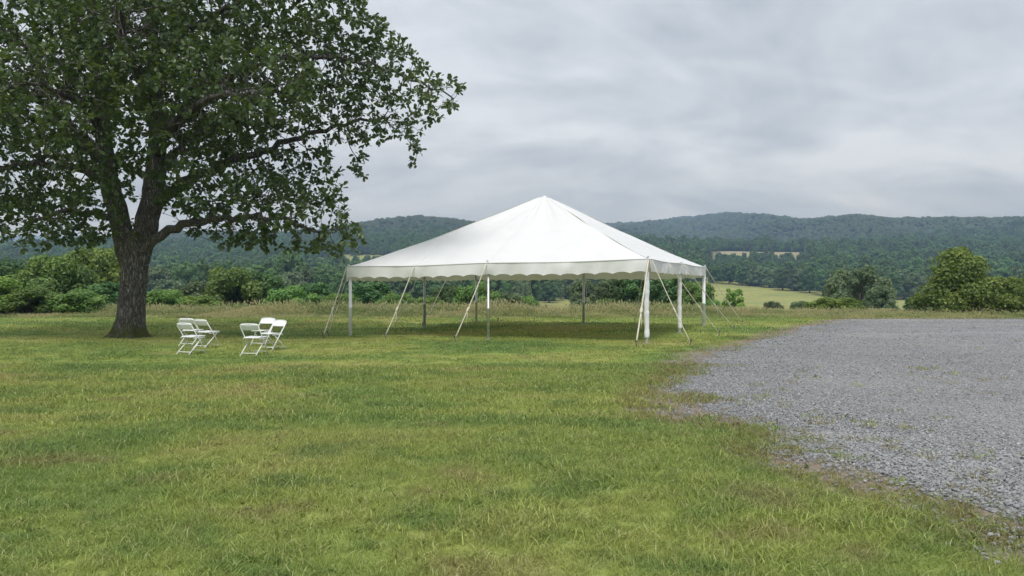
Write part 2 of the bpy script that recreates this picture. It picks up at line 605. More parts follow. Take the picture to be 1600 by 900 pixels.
def cover(x, y):
    """land cover colour by place: meadow, mown field, woodland floor, stubble fields"""
    c = np.empty(x.shape + (4,)); c[...] = (0.185, 0.205, 0.075, 1)
    def put(mask, col):
        mask = mask[..., None]
        c[...] = c * (1 - mask) + np.array((*col, 1)) * mask
    put(sstep(70, 110, y), (0.285, 0.305, 0.120))
    put(sstep(470, 560, y), (0.05, 0.062, 0.028))
    u = x / y.clip(1)
    put(sstep(690, 700, y) * (1 - sstep(815, 825, y)) * sstep(0.262, 0.275, u) * (1 - sstep(0.375, 0.395, u)), (0.31, 0.29, 0.19))
    put(sstep(870, 880, y) * (1 - sstep(985, 1000, y)) * sstep(0.335, 0.342, u) * (1 - sstep(0.36, 0.367, u)), (0.31, 0.285, 0.20))
    put(sstep(655, 665, y) * (1 - sstep(750, 760, y)) * sstep(-0.262, -0.255, u) * (1 - sstep(-0.16, -0.15, u)), (0.26, 0.28, 0.11))
    return c


def is_field(x, y):
    u = x / np.maximum(y, 1)
    a = (y > 690) & (y < 795 + 14 * np.sin(u * 90)) & (u > 0.262) & (u < 0.395)
    b = (y > 868) & (y < 1000) & (u > 0.332) & (u < 0.37)
    d = (y > 655) & (y < 725 + 20 * np.sin(u * 60)) & (u > -0.262) & (u < -0.15)
    return a | b | d


def wood_edge(x, y):
    """true where the valley wood stands (south edge runs diagonally across the valley)"""
    u = x / np.maximum(y, 1)
    e = np.interp(u, [-0.9, -0.35, -0.2, 0.0, 0.08, 0.18, 0.28, 0.34, 0.42, 0.5, 0.9], [215, 215, 225, 250, 340, 435, 455, 425, 372, 345, 330])
    return e


ys = np.concatenate([np.linspace(-60, 36, 30), np.linspace(39, 130, 60), np.geomspace(134, 1100, 120), np.geomspace(1110, 2300, 90), np.geomspace(2320, 6000, 50)])
aa = np.linspace(-1.25, 1.25, 300)
GY, GA = np.meshgrid(ys, aa, indexing='ij')
GX = GA * (np.maximum(GY, 0) + 70)
GZ = height(GX, GY)
GZ = np.where((GY < 42), -0.02, GZ)
ny, nx = GX.shape
idx = np.arange(ny * nx).reshape(ny, nx)
quads = np.stack([idx[:-1, :-1], idx[:-1, 1:], idx[1:, 1:], idx[1:, :-1]], -1).reshape(-1, 4)
CV = cover(GX, GY)
me = mesh_np('ground', np.stack([GX, GY, GZ], -1).reshape(-1, 3), quads, M['ground'], True, {'cover': ('FLOAT_COLOR', CV.reshape(-1, 4))})
tag(link('ground', me), 'valley ground running from the meadow to the hills', 'ground', kind='structure')

EDGE_Y = np.array([-60, 0, 4.0, 4.63, 4.81, 5.63, 6.9, 8.6, 9.6, 11.1, 12.6, 14.6, 17.76, 21.5, 29.0, 36.6, 39.0])
EDGE_X = np.array([4.2, 3.8, 3.60, 3.52, 3.46, 3.18, 2.92, 2.74, 2.60, 2.62, 2.80, 3.40, 4.80, 6.93, 11.06, 15.8, 17.6])


def edge_sd(x, y, wear=1.0):
    xb = np.interp(y, EDGE_Y, EDGE_X)
    g = (np.interp(y + .3, EDGE_Y, EDGE_X) - np.interp(y - .3, EDGE_Y, EDGE_X)) / .6
    worn = 0.95 * np.exp(-(((x - 1.9) / 0.75) ** 2 + ((y - 9.4) / 0.8) ** 2)) + 0.5 * np.exp(-(((x - 2.6) / 0.6) ** 2 + ((y - 6.6) / 0.5) ** 2))
    return (x - xb) / np.sqrt(1 + g * g) + worn * wear


FAR_EDGE = 37.6
lx = np.concatenate([np.linspace(-75, -10, 40), np.linspace(-9.6, 20, 150), np.linspace(21, 75, 30)])
ly = np.concatenate([np.linspace(-25, 2, 12), np.linspace(2.3, 24, 120), np.linspace(24.5, 40.6, 36)])
LY, LX = np.meshgrid(ly, lx, indexing='ij')
LZ = np.zeros_like(LX) + np.where(LY > 39.9, -0.05, 0.0)
ny, nx = LX.shape
idx = np.arange(ny * nx).reshape(ny, nx)
quads = np.stack([idx[:-1, :-1], idx[:-1, 1:], idx[1:, 1:], idx[1:, :-1]], -1).reshape(-1, 4)
me = mesh_np('lawn', np.stack([LX, LY, LZ], -1).reshape(-1, 3), quads, M['lawn'], True, {'edge': ('FLOAT', edge_sd(LX, LY).ravel())})
tag(link('lawn', me), 'patchy mown lawn around the tent and oak', 'lawn', kind='structure')

# gravel lot: strip mesh from its ragged edge out to the right
gy = np.concatenate([np.linspace(-25, 3, 20), np.linspace(3.1, 20, 240), np.linspace(20.1, FAR_EDGE, 120)])
rag = fbm(gy, gy * 0, 1.6, 4, 6.0) * 0.35 + fbm(gy, gy * 0, 0.35, 3, 7.0) * 0.14
gx0 = np.interp(gy, EDGE_Y, EDGE_X) + rag * np.clip(gy / 8, 0.7, 2.0)
ss = np.concatenate([np.linspace(0, 0.1, 6), np.linspace(0.15, 1, 14)])
VX = gx0[:, None] + (70 - gx0[:, None]) * ss[None]
VY = gy[:, None] + np.where(gy[:, None] > FAR_EDGE - 0.01, fbm(VX, VX * 0, 3.0, 3, 8.0) * 0.35, 0)
VZ = np.full_like(VX, 0.006) + 0.012 * sstep(0, 0.04, ss)[None]
ny, nx = VX.shape
idx = np.arange(ny * nx).reshape(ny, nx)
quads = np.stack([idx[:-1, :-1], idx[:-1, 1:], idx[1:, 1:], idx[1:, :-1]], -1).reshape(-1, 4)
me = mesh_np('gravel_lot', np.stack([VX, VY + 0 * VX, VZ], -1).reshape(-1, 3), quads, M['gravel'], True)
tag(link('gravel_lot', me), 'grey gravel parking area beside the lawn', 'gravel lot', kind='structure')


# ------------------------------------------------------------------ scattered stuff (instances of small templates kept in the same mesh)
def scatter(name, templates, pts, rot, scl, var, tint, mat, label, cat):
    vs, fs, tone, tv = [], {}, [], []
    off = 0
    for k, (v, faces, t) in enumerate(templates):
        vs.append(np.asarray(v, float)); tone.append(t); tv.append(np.full(len(v), k))
        for f in faces:
            f = np.asarray(f)
            fs.setdefault(f.shape[1], []).append(f + off)
        off += len(v)
    n = len(pts)
    V = np.concatenate(vs + [pts])
    z = np.zeros(off)
    scl = np.asarray(scl, float)
    if scl.ndim == 1:
        scl = np.repeat(scl[:, None], 3, 1)
    attrs = {
        'is_pt': ('FLOAT', np.concatenate([z, np.ones(n)])),
        'var': ('INT', np.concatenate(tv + [var]).astype(np.int32)),
        'rot': ('FLOAT_VECTOR', np.concatenate([np.zeros((off, 3)), rot])),
        'scl': ('FLOAT_VECTOR', np.concatenate([np.ones((off, 3)), scl])),
        'tint': ('FLOAT', np.concatenate([z, tint])),
        'tone': ('FLOAT', np.concatenate(tone + [np.zeros(n)])),
    }
    me = mesh_np(name, V, [np.concatenate(f) for f in fs.values()], mat, False, attrs)
    o = link(name, me)
    tag(o, label, cat, kind='stuff')
    nt = bpy.data.node_groups.new('scatter_' + name, 'GeometryNodeTree')
    nt.interface.new_socket('Geometry', in_out='INPUT', socket_type='NodeSocketGeometry')
    nt.interface.new_socket('Geometry', in_out='OUTPUT', socket_type='NodeSocketGeometry')
    gi, go = nt.nodes.new('NodeGroupInput'), nt.nodes.new('NodeGroupOutput')
    L = nt.links.new

    def named(nm, typ):
        a = nt.nodes.new('GeometryNodeInputNamedAttribute')
        a.data_type = typ
        a.inputs['Name'].default_value = nm
        return a.outputs[0]

    def comp(sock, val):
        c = nt.nodes.new('FunctionNodeCompare')
        c.data_type, c.operation = 'FLOAT', 'EQUAL'
        c.inputs['Epsilon'].default_value = 0.1
        L(sock, c.inputs[0]); c.inputs[1].default_value = val
        return c.outputs[0]
    sep = nt.nodes.new('GeometryNodeSeparateGeometry'); sep.domain = 'POINT'
    L(gi.outputs[0], sep.inputs[0]); L(comp(named('is_pt', 'FLOAT'), 1.0), sep.inputs[1])
    join = nt.nodes.new('GeometryNodeJoinGeometry')
    e2r = nt.nodes.new('FunctionNodeEulerToRotation')
    L(named('rot', 'FLOAT_VECTOR'), e2r.inputs[0])
    for k in range(len(templates)):
        st = nt.nodes.new('GeometryNodeSeparateGeometry'); st.domain = 'POINT'
        L(sep.outputs[1], st.inputs[0]); L(comp(named('var', 'INT'), float(k)), st.inputs[1])
        ip = nt.nodes.new('GeometryNodeInstanceOnPoints')
        L(sep.outputs[0], ip.inputs['Points'])
        L(comp(named('var', 'INT'), float(k)), ip.inputs['Selection'])
        L(st.outputs[0], ip.inputs['Instance'])
        L(e2r.outputs[0], ip.inputs['Rotation'])
        L(named('scl', 'FLOAT_VECTOR'), ip.inputs['Scale'])
        L(ip.outputs[0], join.inputs[0])
    L(join.outputs[0], go.inputs[0])
    md = o.modifiers.new('scatter', 'NODES')
    md.node_group = nt
    return o


def blades_template(n, radius, hmin, hmax, width, lean, r, seeds=0.0, seg=3):
    """a clump of bent tapering blades; tone is one value per blade"""
    V, Q, T3, tone = [], [], [], []
    for i in range(n):
        a, d = r.uniform(0, 2 * math.pi), radius * math.sqrt(r.uniform(0, 1))
        bx, by = d * math.cos(a), d * math.sin(a)
        h = r.uniform(hmin, hmax)
        la, ln = r.uniform(0, 2 * math.pi), r.uniform(0.1, 1) * lean * h
        wa = r.uniform(0, math.pi)
        w = width * r.uniform(0.7, 1.3)
        t = r.uniform(0, 1)
        o = len(V)
        isseed = r.uniform(0, 1) < seeds
        for k in range(seg):
            f = k / seg
            c = np.array([bx + math.cos(la) * ln * f * f, by + math.sin(la) * ln * f * f, h * (f - 0.25 * f * f * min(1.5, ln / h))])
            ww = w * (1 - 0.55 * f) * (0.45 if isseed else 1)
            dx = np.array([math.cos(wa), math.sin(wa), 0]) * ww / 2
            V += [c - dx, c + dx]
            tone += [t, t]
        tip = np.array([bx + math.cos(la) * ln, by + math.sin(la) * ln, h * (1 - 0.25 * min(1.5, ln / h))])
        V.append(tip); tone.append(t)
        for k in range(seg - 1):
            Q.append((o + 2 * k, o + 2 * k + 1, o + 2 * k + 3, o + 2 * k + 2))
        T3.append((o + 2 * seg - 2, o + 2 * seg - 1, o + 2 * seg))
        if isseed:
            o2 = len(V)
            s = w * 2.2
            hh = h * 0.16
            dx = np.array([math.cos(wa), math.sin(wa), 0]) * s / 2
            V += [tip - [0, 0, hh * .3], tip - dx + [0, 0, hh * .3], tip + [0, 0, hh], tip + dx + [0, 0, hh * .3]]
            tone += [1.0] * 4
            Q.append((o2, o2 + 1, o2 + 2, o2 + 3))
    return np.array(V), [np.array(Q), np.array(T3)], np.array(tone)


def rand_in(y0, y1, dens, margin=1.5, slope=0.70):
    """random points of the view wedge between depths y0 and y1, plus a margin on both sides"""
    wmax = y1 * slope + margin
    n = int((y1 - y0) * 2 * wmax * dens)
    y = rng.uniform(y0, y1, n)
    x = rng.uniform(-wmax, wmax, n)
    k = np.abs(x) < y * slope + margin
    return x[k], y[k]


OAK = Vector((-12.0, 23.75, 0.0))


def lawn_scatter():
    r = np.random.default_rng(11)
    T = [blades_template(26, 0.080, 0.03, 0.075, 0.0052, 1.7, r) for _ in range(4)]
    T += [blades_template(24, 0.085, 0.035, 0.088, 0.0062, 1.8, r) for _ in range(2)]
    T += [blades_template(30, 0.16, 0.025, 0.055, 0.011, 1.3, r) for _ in range(3)]
    T += [blades_template(34, 0.34, 0.03, 0.06, 0.022, 0.9, r) for _ in range(3)]
    for _ in range(2):
        wv, wf, wt = blades_template(9, 0.015, 0.035, 0.07, 0.020, 2.2, r, 0.0, 4)
        T.append((wv, wf, wt * 0.6))
    X, Y, SC, VA = [], [], [], []
    for (y0, y1, d, vs) in ((2.6, 8.5, 330, (0, 1, 2, 3, 4, 5)), (8.5, 15, 120, (0, 1, 2, 3, 6, 7, 8)), (15, 25, 26, (6, 7, 8)), (25, 39.5, 7, (9, 10, 11))):
        x, y = rand_in(y0, y1, d, 2.0)
        X.append(x); Y.append(y)
        va = rng.choice(vs, len(x))
        clump = fbm(x, y, 0.9, 3, 9.0)
        if y0 < 8:
            va = np.where((va >= 4) & (clump < 0.03), va - 4, va)
            va = np.where((rng.uniform(0, 1, len(x)) < 0.05) & (fbm(x, y, 1.4, 2, 44.0) > 0.1), rng.integers(12, 14, len(x)), va)
        VA.append(va)
        SC.append(rng.uniform(0.75, 1.2, len(x)) * (1 + 0.5 * clump) * (1.35 if vs[0] == 0 and y0 > 8 else 1.0))
    X, Y, SC, VA = map(np.concatenate, (X, Y, SC, VA))
    sd = edge_sd(X, Y) + fbm(X, Y, 1.1, 4, 12.0) * 0.75 * np.clip(Y / 9, 0.7, 2)
    keep = rng.uniform(0, 1, len(X)) > sstep(-1.0, 0.45, sd) * 0.97 + 0.02 * (edge_sd(X, Y) > 1.6)
    keep &= np.hypot(X - OAK.x, Y - OAK.y) > 0.75
    bare = fbm(X, Y, 0.55, 3, 13.0)
    keep &= ~((bare > 0.52) & (rng.uniform(0, 1, len(X)) < 0.55))
    X, Y, SC, VA, sd = X[keep], Y[keep], SC[keep], VA[keep], sd[keep]
    n = len(X)
    rot = np.stack([rng.uniform(-.15, .15, n), rng.uniform(-.15, .15, n), rng.uniform(0, 6.28, n)], 1)
    dry = np.clip(sstep(-1.7, -0.2, sd) * rng.uniform(0.3, 1.2, n), 0, 1)
    scatter('grass', T, np.stack([X, Y, np.zeros(n)], 1), rot, SC, VA, dry, M['grass'], 'short patchy green grass covering the lawn', 'grass')


def stone_template(r, flat):
    t = (1 + 5 ** .5) / 2
    v = np.array([(-1, t, 0), (1, t, 0), (-1, -t, 0), (1, -t, 0), (0, -1, t), (0, 1, t), (0, -1, -t), (0, 1, -t), (t, 0, -1), (t, 0, 1), (-t, 0, -1), (-t, 0, 1)]) / 1.9
    f = np.array([(0, 11, 5), (0, 5, 1), (0, 1, 7), (0, 7, 10), (0, 10, 11), (1, 5, 9), (5, 11, 4), (11, 10, 2), (10, 7, 6), (7, 1, 8), (3, 9, 4), (3, 4, 2), (3, 2, 6), (3, 6, 8), (3, 8, 9), (4, 9, 5), (2, 4, 11), (6, 2, 10), (8, 6, 7), (9, 8, 1)])
    v = v * r.uniform(0.7, 1.25, (12, 1)) * np.array([1.25, 0.85, flat])
    return v * 0.5, [f], np.zeros(12)


def gravel_scatter():
    r = np.random.default_rng(5)
    T = [stone_template(r, f) for f in (0.5, 0.6, 0.45, 0.7, 0.55, 0.4)]
    X, Y, SC = [], [], []
    for (y0, y1, d, s0, s1) in ((3.0, 8, 3900, 0.012, 0.036), (8, 13, 2300, 0.014, 0.035), (13, 20, 850, 0.020, 0.042), (20, 37.3, 70, 0.028, 0.055)):
        x, y = rand_in(y0, y1, d, 2.0)
        k = edge_sd(x, y, 0.4) > -1.4
        x, y = x[k], y[k]
        X.append(x); Y.append(y); SC.append(s0 + (s1 - s0) * rng.uniform(0, 1, len(x)) ** 2.6)
    X, Y, SC = map(np.concatenate, (X, Y, SC))
    sd = edge_sd(X, Y, 0.4) + fbm(X, Y, 0.9, 4, 14.0) * 0.5 - 0.1
    keep = rng.uniform(0, 1, len(X)) < 0.05 * (sd > -0.9) + 0.95 * sstep(-0.55, 0.45, sd)
    # wheel tracks and packed patches carry fewer loose stones
    pack = sstep(0.05, 0.35, fbm(X * 0.35 + Y * 0.25, Y, 2.4, 4, 19.0)) * sstep(0.8, 2.2, sd)
    keep &= rng.uniform(0, 1, len(X)) > pack * 0.72
    X, Y, SC = X[keep], Y[keep], SC[keep]
    n = len(X)
    rot = np.stack([rng.uniform(-.5, .5, n), rng.uniform(-.5, .5, n), rng.uniform(0, 6.28, n)], 1)
    patch = fbm(X * 0.5, Y, 2.2, 3, 15.0)
    tint = np.clip(rng.beta(3.4, 3.7, n) + 0.10 * patch, 0, 1)
    Z = 0.016 + SC * rng.uniform(0.05, 0.22, n)
    scatter('gravel', T, np.stack([X, Y, Z], 1), rot, SC, rng.integers(0, len(T), n), tint, M['stone'], 'loose grey crushed stone lying on the parking area', 'gravel')


def meadow_scatter():
    r = np.random.default_rng(21)
    T = [blades_template(26, 0.35, 0.30, 0.68, 0.022, 0.55, r, 0.22) for _ in range(4)]
    T += [blades_template(30, 0.30, 0.18, 0.42, 0.028, 0.8, r, 0.1) for _ in range(3)]
    x, y = rand_in(37.0, 62, 15, 5.0)
    front = 39.3 + fbm(x, x * 0, 7, 4, 16.0) * 2.4 - 1.6 * sstep(12, 16, x)
    k = (y > front)
    x, y, front = x[k], y[k], front[k]
    n = len(x)
    h = 0.22 + 0.80 * sstep(0, 7, y - front) + 0.50 * fbm(x, y, 3.5, 4, 17.0)
    h = np.maximum(h * (1 - 0.35 * sstep(7, 14, x)), 0.18)
    sc = np.stack([rng.uniform(.8, 1.2, n), rng.uniform(.8, 1.2, n), rng.uniform(.75, 1.2, n) * h], 1)
    rot = np.stack([rng.uniform(-.1, .1, n), rng.uniform(-.1, .1, n), rng.uniform(0, 6.28, n)], 1)
    va = np.where(fbm(x, y, 3, 3, 18.0) > 0.1, rng.integers(4, 7, n), rng.integers(0, 4, n))
    scatter('tall_meadow_grass', T, np.stack([x, y, height(x, y) - 0.02], 1), rot, sc, va, rng.uniform(0, 1, n), M['meadow'], 'tall straw coloured meadow grass beyond the lawn', 'grass')


lawn_scatter()
gravel_scatter()
meadow_scatter()


# ------------------------------------------------------------------ leaf crowns for shrubs and trees
def leaf_quads(P, Nrm, size, r, elong=1.5):
    """rhombic folded leaves at points P with rough facing Nrm"""
    n = len(P)
    d = r.normal(size=(n, 3))
    nn = Nrm + d * 0.55
    nn /= np.linalg.norm(nn, axis=1, keepdims=True)
    a = np.cross(nn, r.normal(size=(n, 3)))
    a /= np.linalg.norm(a, axis=1, keepdims=True)
    b = np.cross(nn, a)
    s = (size * r.uniform(0.6, 1.3, n))[:, None]
    V = np.stack([P - a * s * elong / 2, P - b * s / 2 + nn * s * .12, P + a * s * elong / 2, P + b * s / 2 + nn * s * .12], 1).reshape(-1, 3)
    Q = np.arange(4 * n).reshape(n, 4)
    return V, Q


def ico(sub):
    import bmesh
    bm = bmesh.new()
    bmesh.ops.create_icosphere(bm, subdivisions=sub, radius=1)
    v = np.array([x.co[:] for x in bm.verts]); f = np.array([[q.index for q in p.verts] for p in bm.faces])
    bm.free()
    return v, f


ICO2, ICO1 = ico(3), ico(2)


def lobed_crown(seed, W, H, z0, n_lobes, n_leaf, leaf, core=0.56, shape='round', upward=0.3):
    """leaves spread over many overlapping lobes -> (verts, faces list, tone)"""
    r = np.random.default_rng(seed)
    C, RR = [], []
    for i in range(n_lobes):
        f = (i + r.uniform(0, 1)) / n_lobes
        zz = z0 + (H - z0) * (0.10 + 0.80 * f)
        q = (zz - z0) / (H - z0)
        if shape == 'round':
            wr = math.sqrt(max(0.04, 1 - (2 * q - 0.85) ** 2 * 0.80))
        elif shape == 'cone':
            wr = (1.08 - q) ** 0.8
        else:
            wr = 1.0 - 0.55 * q
        a = i * 2.399 + r.uniform(-.5, .5)
        lr = W * r.uniform(0.10, 0.25) * (1.0 - 0.35 * q)
        d = max(0.0, W / 2 * wr - lr * 0.75) * (r.uniform(0.35, 1.25) if shape == 'cone' else r.uniform(0.55, 1.12))
        C.append((math.cos(a) * d, math.sin(a) * d, min(zz, H - lr * 0.9))); RR.append(lr)
    C, RR = np.array(C), np.array(RR)
    li = r.choice(n_lobes, n_leaf, p=RR ** 2 / (RR ** 2).sum())
    d = r.normal(size=(n_leaf, 3)); d[:, 2] += upward
    d /= np.linalg.norm(d, axis=1, keepdims=True)
    bumpy = 1 + 0.16 * np.sin(d[:, 0] * 7 + li) * np.sin(d[:, 1] * 8 + li * 2) * np.sin(d[:, 2] * 7)
    rad = RR[li] * (1 - 0.45 * r.uniform(0, 1, n_leaf) ** 1.8) * bumpy * np.where(np.sin(d[:, 0] * 11 + li * 3) * np.sin(d[:, 1] * 12 + li) * np.sin(d[:, 2] * 10 + li * 2) > 0.45, r.uniform(0.95, 1.5, n_leaf), 1)
    P = C[li] + d * rad[:, None] * np.array([1, 1, 0.86])
    P[:, 2] = np.maximum(P[:, 2], 0.05)
    V, Q = leaf_quads(P, d, leaf, r)
    tl = np.clip(r.uniform(0, 1, n_leaf) * 0.6 + r.uniform(0, 0.4, n_lobes)[li], 0, 1)
    tone = np.repeat(tl, 4)
    faces = [Q]
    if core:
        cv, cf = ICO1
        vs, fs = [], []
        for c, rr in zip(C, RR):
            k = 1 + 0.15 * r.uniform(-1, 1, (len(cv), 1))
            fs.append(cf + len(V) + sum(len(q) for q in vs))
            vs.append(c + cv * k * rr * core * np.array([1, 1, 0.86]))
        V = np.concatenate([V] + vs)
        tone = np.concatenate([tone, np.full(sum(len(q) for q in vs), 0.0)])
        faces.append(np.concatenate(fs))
    return V, faces, tone, C, RR


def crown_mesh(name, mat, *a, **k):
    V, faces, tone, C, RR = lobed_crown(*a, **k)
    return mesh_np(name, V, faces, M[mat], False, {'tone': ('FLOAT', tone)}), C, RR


def stems_mesh(name, C, H, r0, n_stem, seed, mat):
    """tapered trunk(s) with limbs reaching the lobes"""
    r = np.random.default_rng(seed)
    b = MB()
    if n_stem == 1:
        top = Vector((r.normal() * .05 * H, r.normal() * .05 * H, H * 0.55))
        b.tube([(0, 0, -0.3), (0, 0, 0.05 * H), top * 0.5, top], [r0 * 1.3, r0, r0 * .8, r0 * .5], 7)
        base = top * 0.6
        for c in C[::2]:
            c = Vector(c); m = base.lerp(c, 0.5) + Vector((0, 0, 0.06 * H))
            b.tube([base, m, c], [r0 * .45, r0 * .28, r0 * .08], 5)
    else:
        for c in C[:: max(1, len(C) // n_stem)]:
            c = Vector(c); o = Vector((r.normal() * .12, r.normal() * .12, -0.25))
            m = o.lerp(c, 0.5) + Vector((0, 0, 0.1 * H))
            b.tube([o, m, c], [r0 * .6, r0 * .4, r0 * .1], 5)
    return b.mesh(name, M[mat], True)


PROTO = {}


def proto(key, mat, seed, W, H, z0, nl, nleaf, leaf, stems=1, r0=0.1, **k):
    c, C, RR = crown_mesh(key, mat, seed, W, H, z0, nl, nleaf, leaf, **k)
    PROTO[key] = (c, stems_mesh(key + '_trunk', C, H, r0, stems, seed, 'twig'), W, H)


# (crown kinds, built at their own size; copies share the mesh)
for i in range(3):
    proto(f'shrub{i}', 'shrub_leaf', 30 + i, 4.6, 3.6, 0.1, 19, 11000, 0.135, 4, 0.10)
    proto(f'bright{i}', 'bright_leaf', 40 + i, 4.6, 3.8, 0.1, 22, 12000, 0.125, 4, 0.10, upward=0.5)
    proto(f'dark{i}', 'dark_leaf', 50 + i, 4.4, 4.8, 0.5, 22, 11000, 0.145, 1, 0.14)
    proto(f'grey{i}', 'grey_leaf', 60 + i, 4.4, 4.4, 0.2, 22, 10000, 0.135, 1, 0.12, upward=0.6)
    proto(f'valley{i}', 'dark_leaf', 70 + i, 10.0, 14.0, 0.8, 26, 6000, 0.50, 1, 0.35)
    proto(f'valleyg{i}', 'grey_leaf', 80 + i, 10.0, 12.5, 0.8, 24, 5500, 0.50, 1, 0.35)
proto('big', 'bright_leaf', 91, 5.2, 4.4, 0.05, 34, 15000, 0.125, 5, 0.12, shape='cone', upward=0.7)
proto('big2', 'bright_leaf', 92, 4.6, 3.2, 0.05, 26, 9000, 0.125, 5, 0.12, upward=0.7)
proto('sapling', 'bright_leaf', 93, 1.9, 2.1, 0.1, 11, 2600, 0.12, 3, 0.05, upward=0.8)


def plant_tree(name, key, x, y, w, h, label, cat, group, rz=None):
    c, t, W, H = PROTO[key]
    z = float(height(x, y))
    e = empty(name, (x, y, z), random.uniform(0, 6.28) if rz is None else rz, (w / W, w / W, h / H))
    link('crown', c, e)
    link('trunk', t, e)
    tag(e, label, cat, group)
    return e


def tree_px(name, key, u, vtop, wpx, Y, label, cat, group, du=0):
    x = (u - 800) / F_PX * Y
    z = float(height(x, Y))
    top = CAM_H - (vtop - 450) / F_PX * Y
    return plant_tree(name, key, x, Y, wpx / F_PX * Y, top - z, label, cat, group)


HEDGE = 'shrubs and small trees along the meadow edge'
for a in [
    ('shrub', 'bright0', -20, 432, 110, 42.5, 'bright green shrub at the far left edge of the photo'),
    ('shrub', 'shrub0', 45, 448, 105, 43.5, 'rounded green shrub left of the oak, low beside the lawn'),
    ('tree', 'dark0', 20, 402, 120, 60, 'dark tree behind the shrubs at the far left'),
    ('tree', 'shrub1', 88, 398, 125, 54, 'tall green tree behind the shrubs left of the oak'),
    ('shrub', 'shrub2', 118, 452, 100, 44.5, 'dense green shrub just left of the oak trunk'),
    ('tree', 'bright1', 152, 384, 115, 62, 'tallest light green tree directly behind the left of the oak trunk'),
    ('shrub', 'dark1', 178, 438, 95, 52, 'dark shrub hidden behind the oak trunk'),
    ('shrub', 'shrub1', 258, 452, 85, 54, 'green shrub just right of the oak trunk'),
    ('shrub', 'bright2', 305, 462, 85, 55, 'low light green shrub behind the left trio of chairs'),
    ('tree', 'grey0', 322, 438, 90, 70, 'pale green tree behind the low shrub right of the oak'),
    ('tree', 'shrub0', 362, 418, 105, 62, 'broad round tree behind and between the two groups of chairs'),
    ('tree', 'dark2', 405, 424, 95, 66, 'dark round tree behind the right group of chairs'),
    ('shrub', 'shrub2', 452, 446, 85, 58, 'green bush right of the dark round tree, left of the tent'),
    ('tree', 'dark1', 492, 440, 80, 64, 'dark bush just left of the tent rope'),
    ('shrub', 'shrub1', 532, 458, 70, 58, 'low green bush behind the left tent corner'),
    ('tree', 'dark0', 578, 436, 95, 62, 'tall dark tree seen under the left end of the tent'),
    ('shrub', 'shrub0', 622, 458, 75, 58, 'bush right of the tall dark tree under the tent'),
    ('shrub', 'bright0', 668, 464, 60, 60, 'small light bush right of the left middle tent pole'),
    ('tree', 'dark2', 705, 445, 75, 66, 'dark tree under the tent, left of its front middle pole'),
    ('tree', 'shrub2', 742, 440, 75, 62, 'round green tree behind the front middle tent pole'),
    ('shrub', 'grey1', 790, 456, 65, 66, 'greyish bush under the tent, right of its front middle pole'),
    ('shrub', 'shrub1', 822, 462, 50, 66, 'small bush at the left end of the field under the tent'),
    ('shrub', 'grey2', 850, 476, 26, 70, 'tiny round bush standing alone in the field under the tent'),
    ('tree', 'grey0', 922, 436, 78, 68, 'pale willowy tree under the tent beside the back pole'),
    ('shrub', 'shrub2', 950, 466, 60, 60, 'low bush in front of the pale willowy tree under the tent'),
    ('tree', 'dark0', 962, 428, 70, 70, 'dark tree right of the pale willowy tree under the tent'),
    ('tree', 'dark1', 1003, 424, 85, 68, 'very dark tree behind the sleeved front corner pole'),
    ('tree', 'dark2', 1045, 428, 85, 66, 'dark tree between the two white sleeved tent poles'),
    ('tree', 'shrub0', 1085, 440, 70, 64, 'green tree behind the back right tent corner'),
    ('shrub', 'bright2', 1040, 474, 60, 56, 'light green weed bush between the sleeved poles'),
    ('sapling', 'sapling', 1146, 449, 44, 58, 'young light green sapling in the field right of the tent'),
    ('shrub', 'shrub1', 1112, 468, 46, 62, 'low bush left of the young sapling'),
    ('shrub', 'grey1', 1208, 470, 34, 60, 'small grey bush right of the young sapling'),
    ('shrub', 'grey2', 1250, 470, 46, 58, 'grey bush left of the low bright bush at the gravel end'),
    ('shrub', 'big2', 1302, 464, 92, 50, 'wide low bright green bush beyond the gravel corner'),
    ('tree', 'grey1', 1338, 416, 96, 82, 'tall soft grey green tree behind the low bright bush'),
    ('tree', 'grey2', 1378, 446, 60, 78, 'shorter grey green tree beside the tall one'),
    ('shrub', 'dark1', 1424, 464, 28, 66, 'small dark round bush alone in the field'),
    ('shrub', 'grey0', 1452, 456, 52, 60, 'grey bush left of the big leafy bush by the gravel'),
    ('tree', 'big', 1500, 383, 140, 44, 'big leafy bright green bush at the far side of the gravel'),
    ('shrub', 'big2', 1566, 432, 90, 43, 'leafy bush right of the big bush by the gravel'),
    ('shrub', 'bright1', 1640, 428, 120, 46, 'leafy bush cut by the right edge of the photo'),
]:
    n = {'tree': 'tree', 'shrub': 'shrub', 'sapling': 'sapling'}[a[0]]
    tree_px(n, a[1], a[2], a[3], a[4], a[5], a[6], n, HEDGE)

# tree lines across the valley: front trees are things, the wood behind is stuff
VL = 'trees of the far valley tree line'
k = 0
for u in np.arange(1118, 1640, 21):
    uu = (u - 800) / F_PX
    Y = float(wood_edge(uu * 400, 400.0)) + random.uniform(-5, 9)
    x = uu * Y
    key = random.choice(['valley0', 'valley1', 'valley2', 'valley0', 'valleyg1'])
    plant_tree('tree', key, x, Y, random.uniform(10, 14), random.uniform(10, 13.5) if u < 1260 else random.uniform(12, 16.5), 'rounded tree in the front of the tree line across the valley field', 'tree', VL)
for u in np.arange(-60, 870, 27):
    uu = (u - 800) / F_PX
    Y = float(wood_edge(uu * 240, 240.0)) + random.uniform(-8, 8)
    x = uu * Y
    key = random.choice(['valley0', 'valley1', 'valley2', 'valleyg0', 'valleyg2'])
    plant_tree('tree', key, x, Y, random.uniform(8, 12), random.uniform(9, 13.5), 'far tree in the tree line behind the meadow shrubs', 'tree', 'trees of the left tree line')


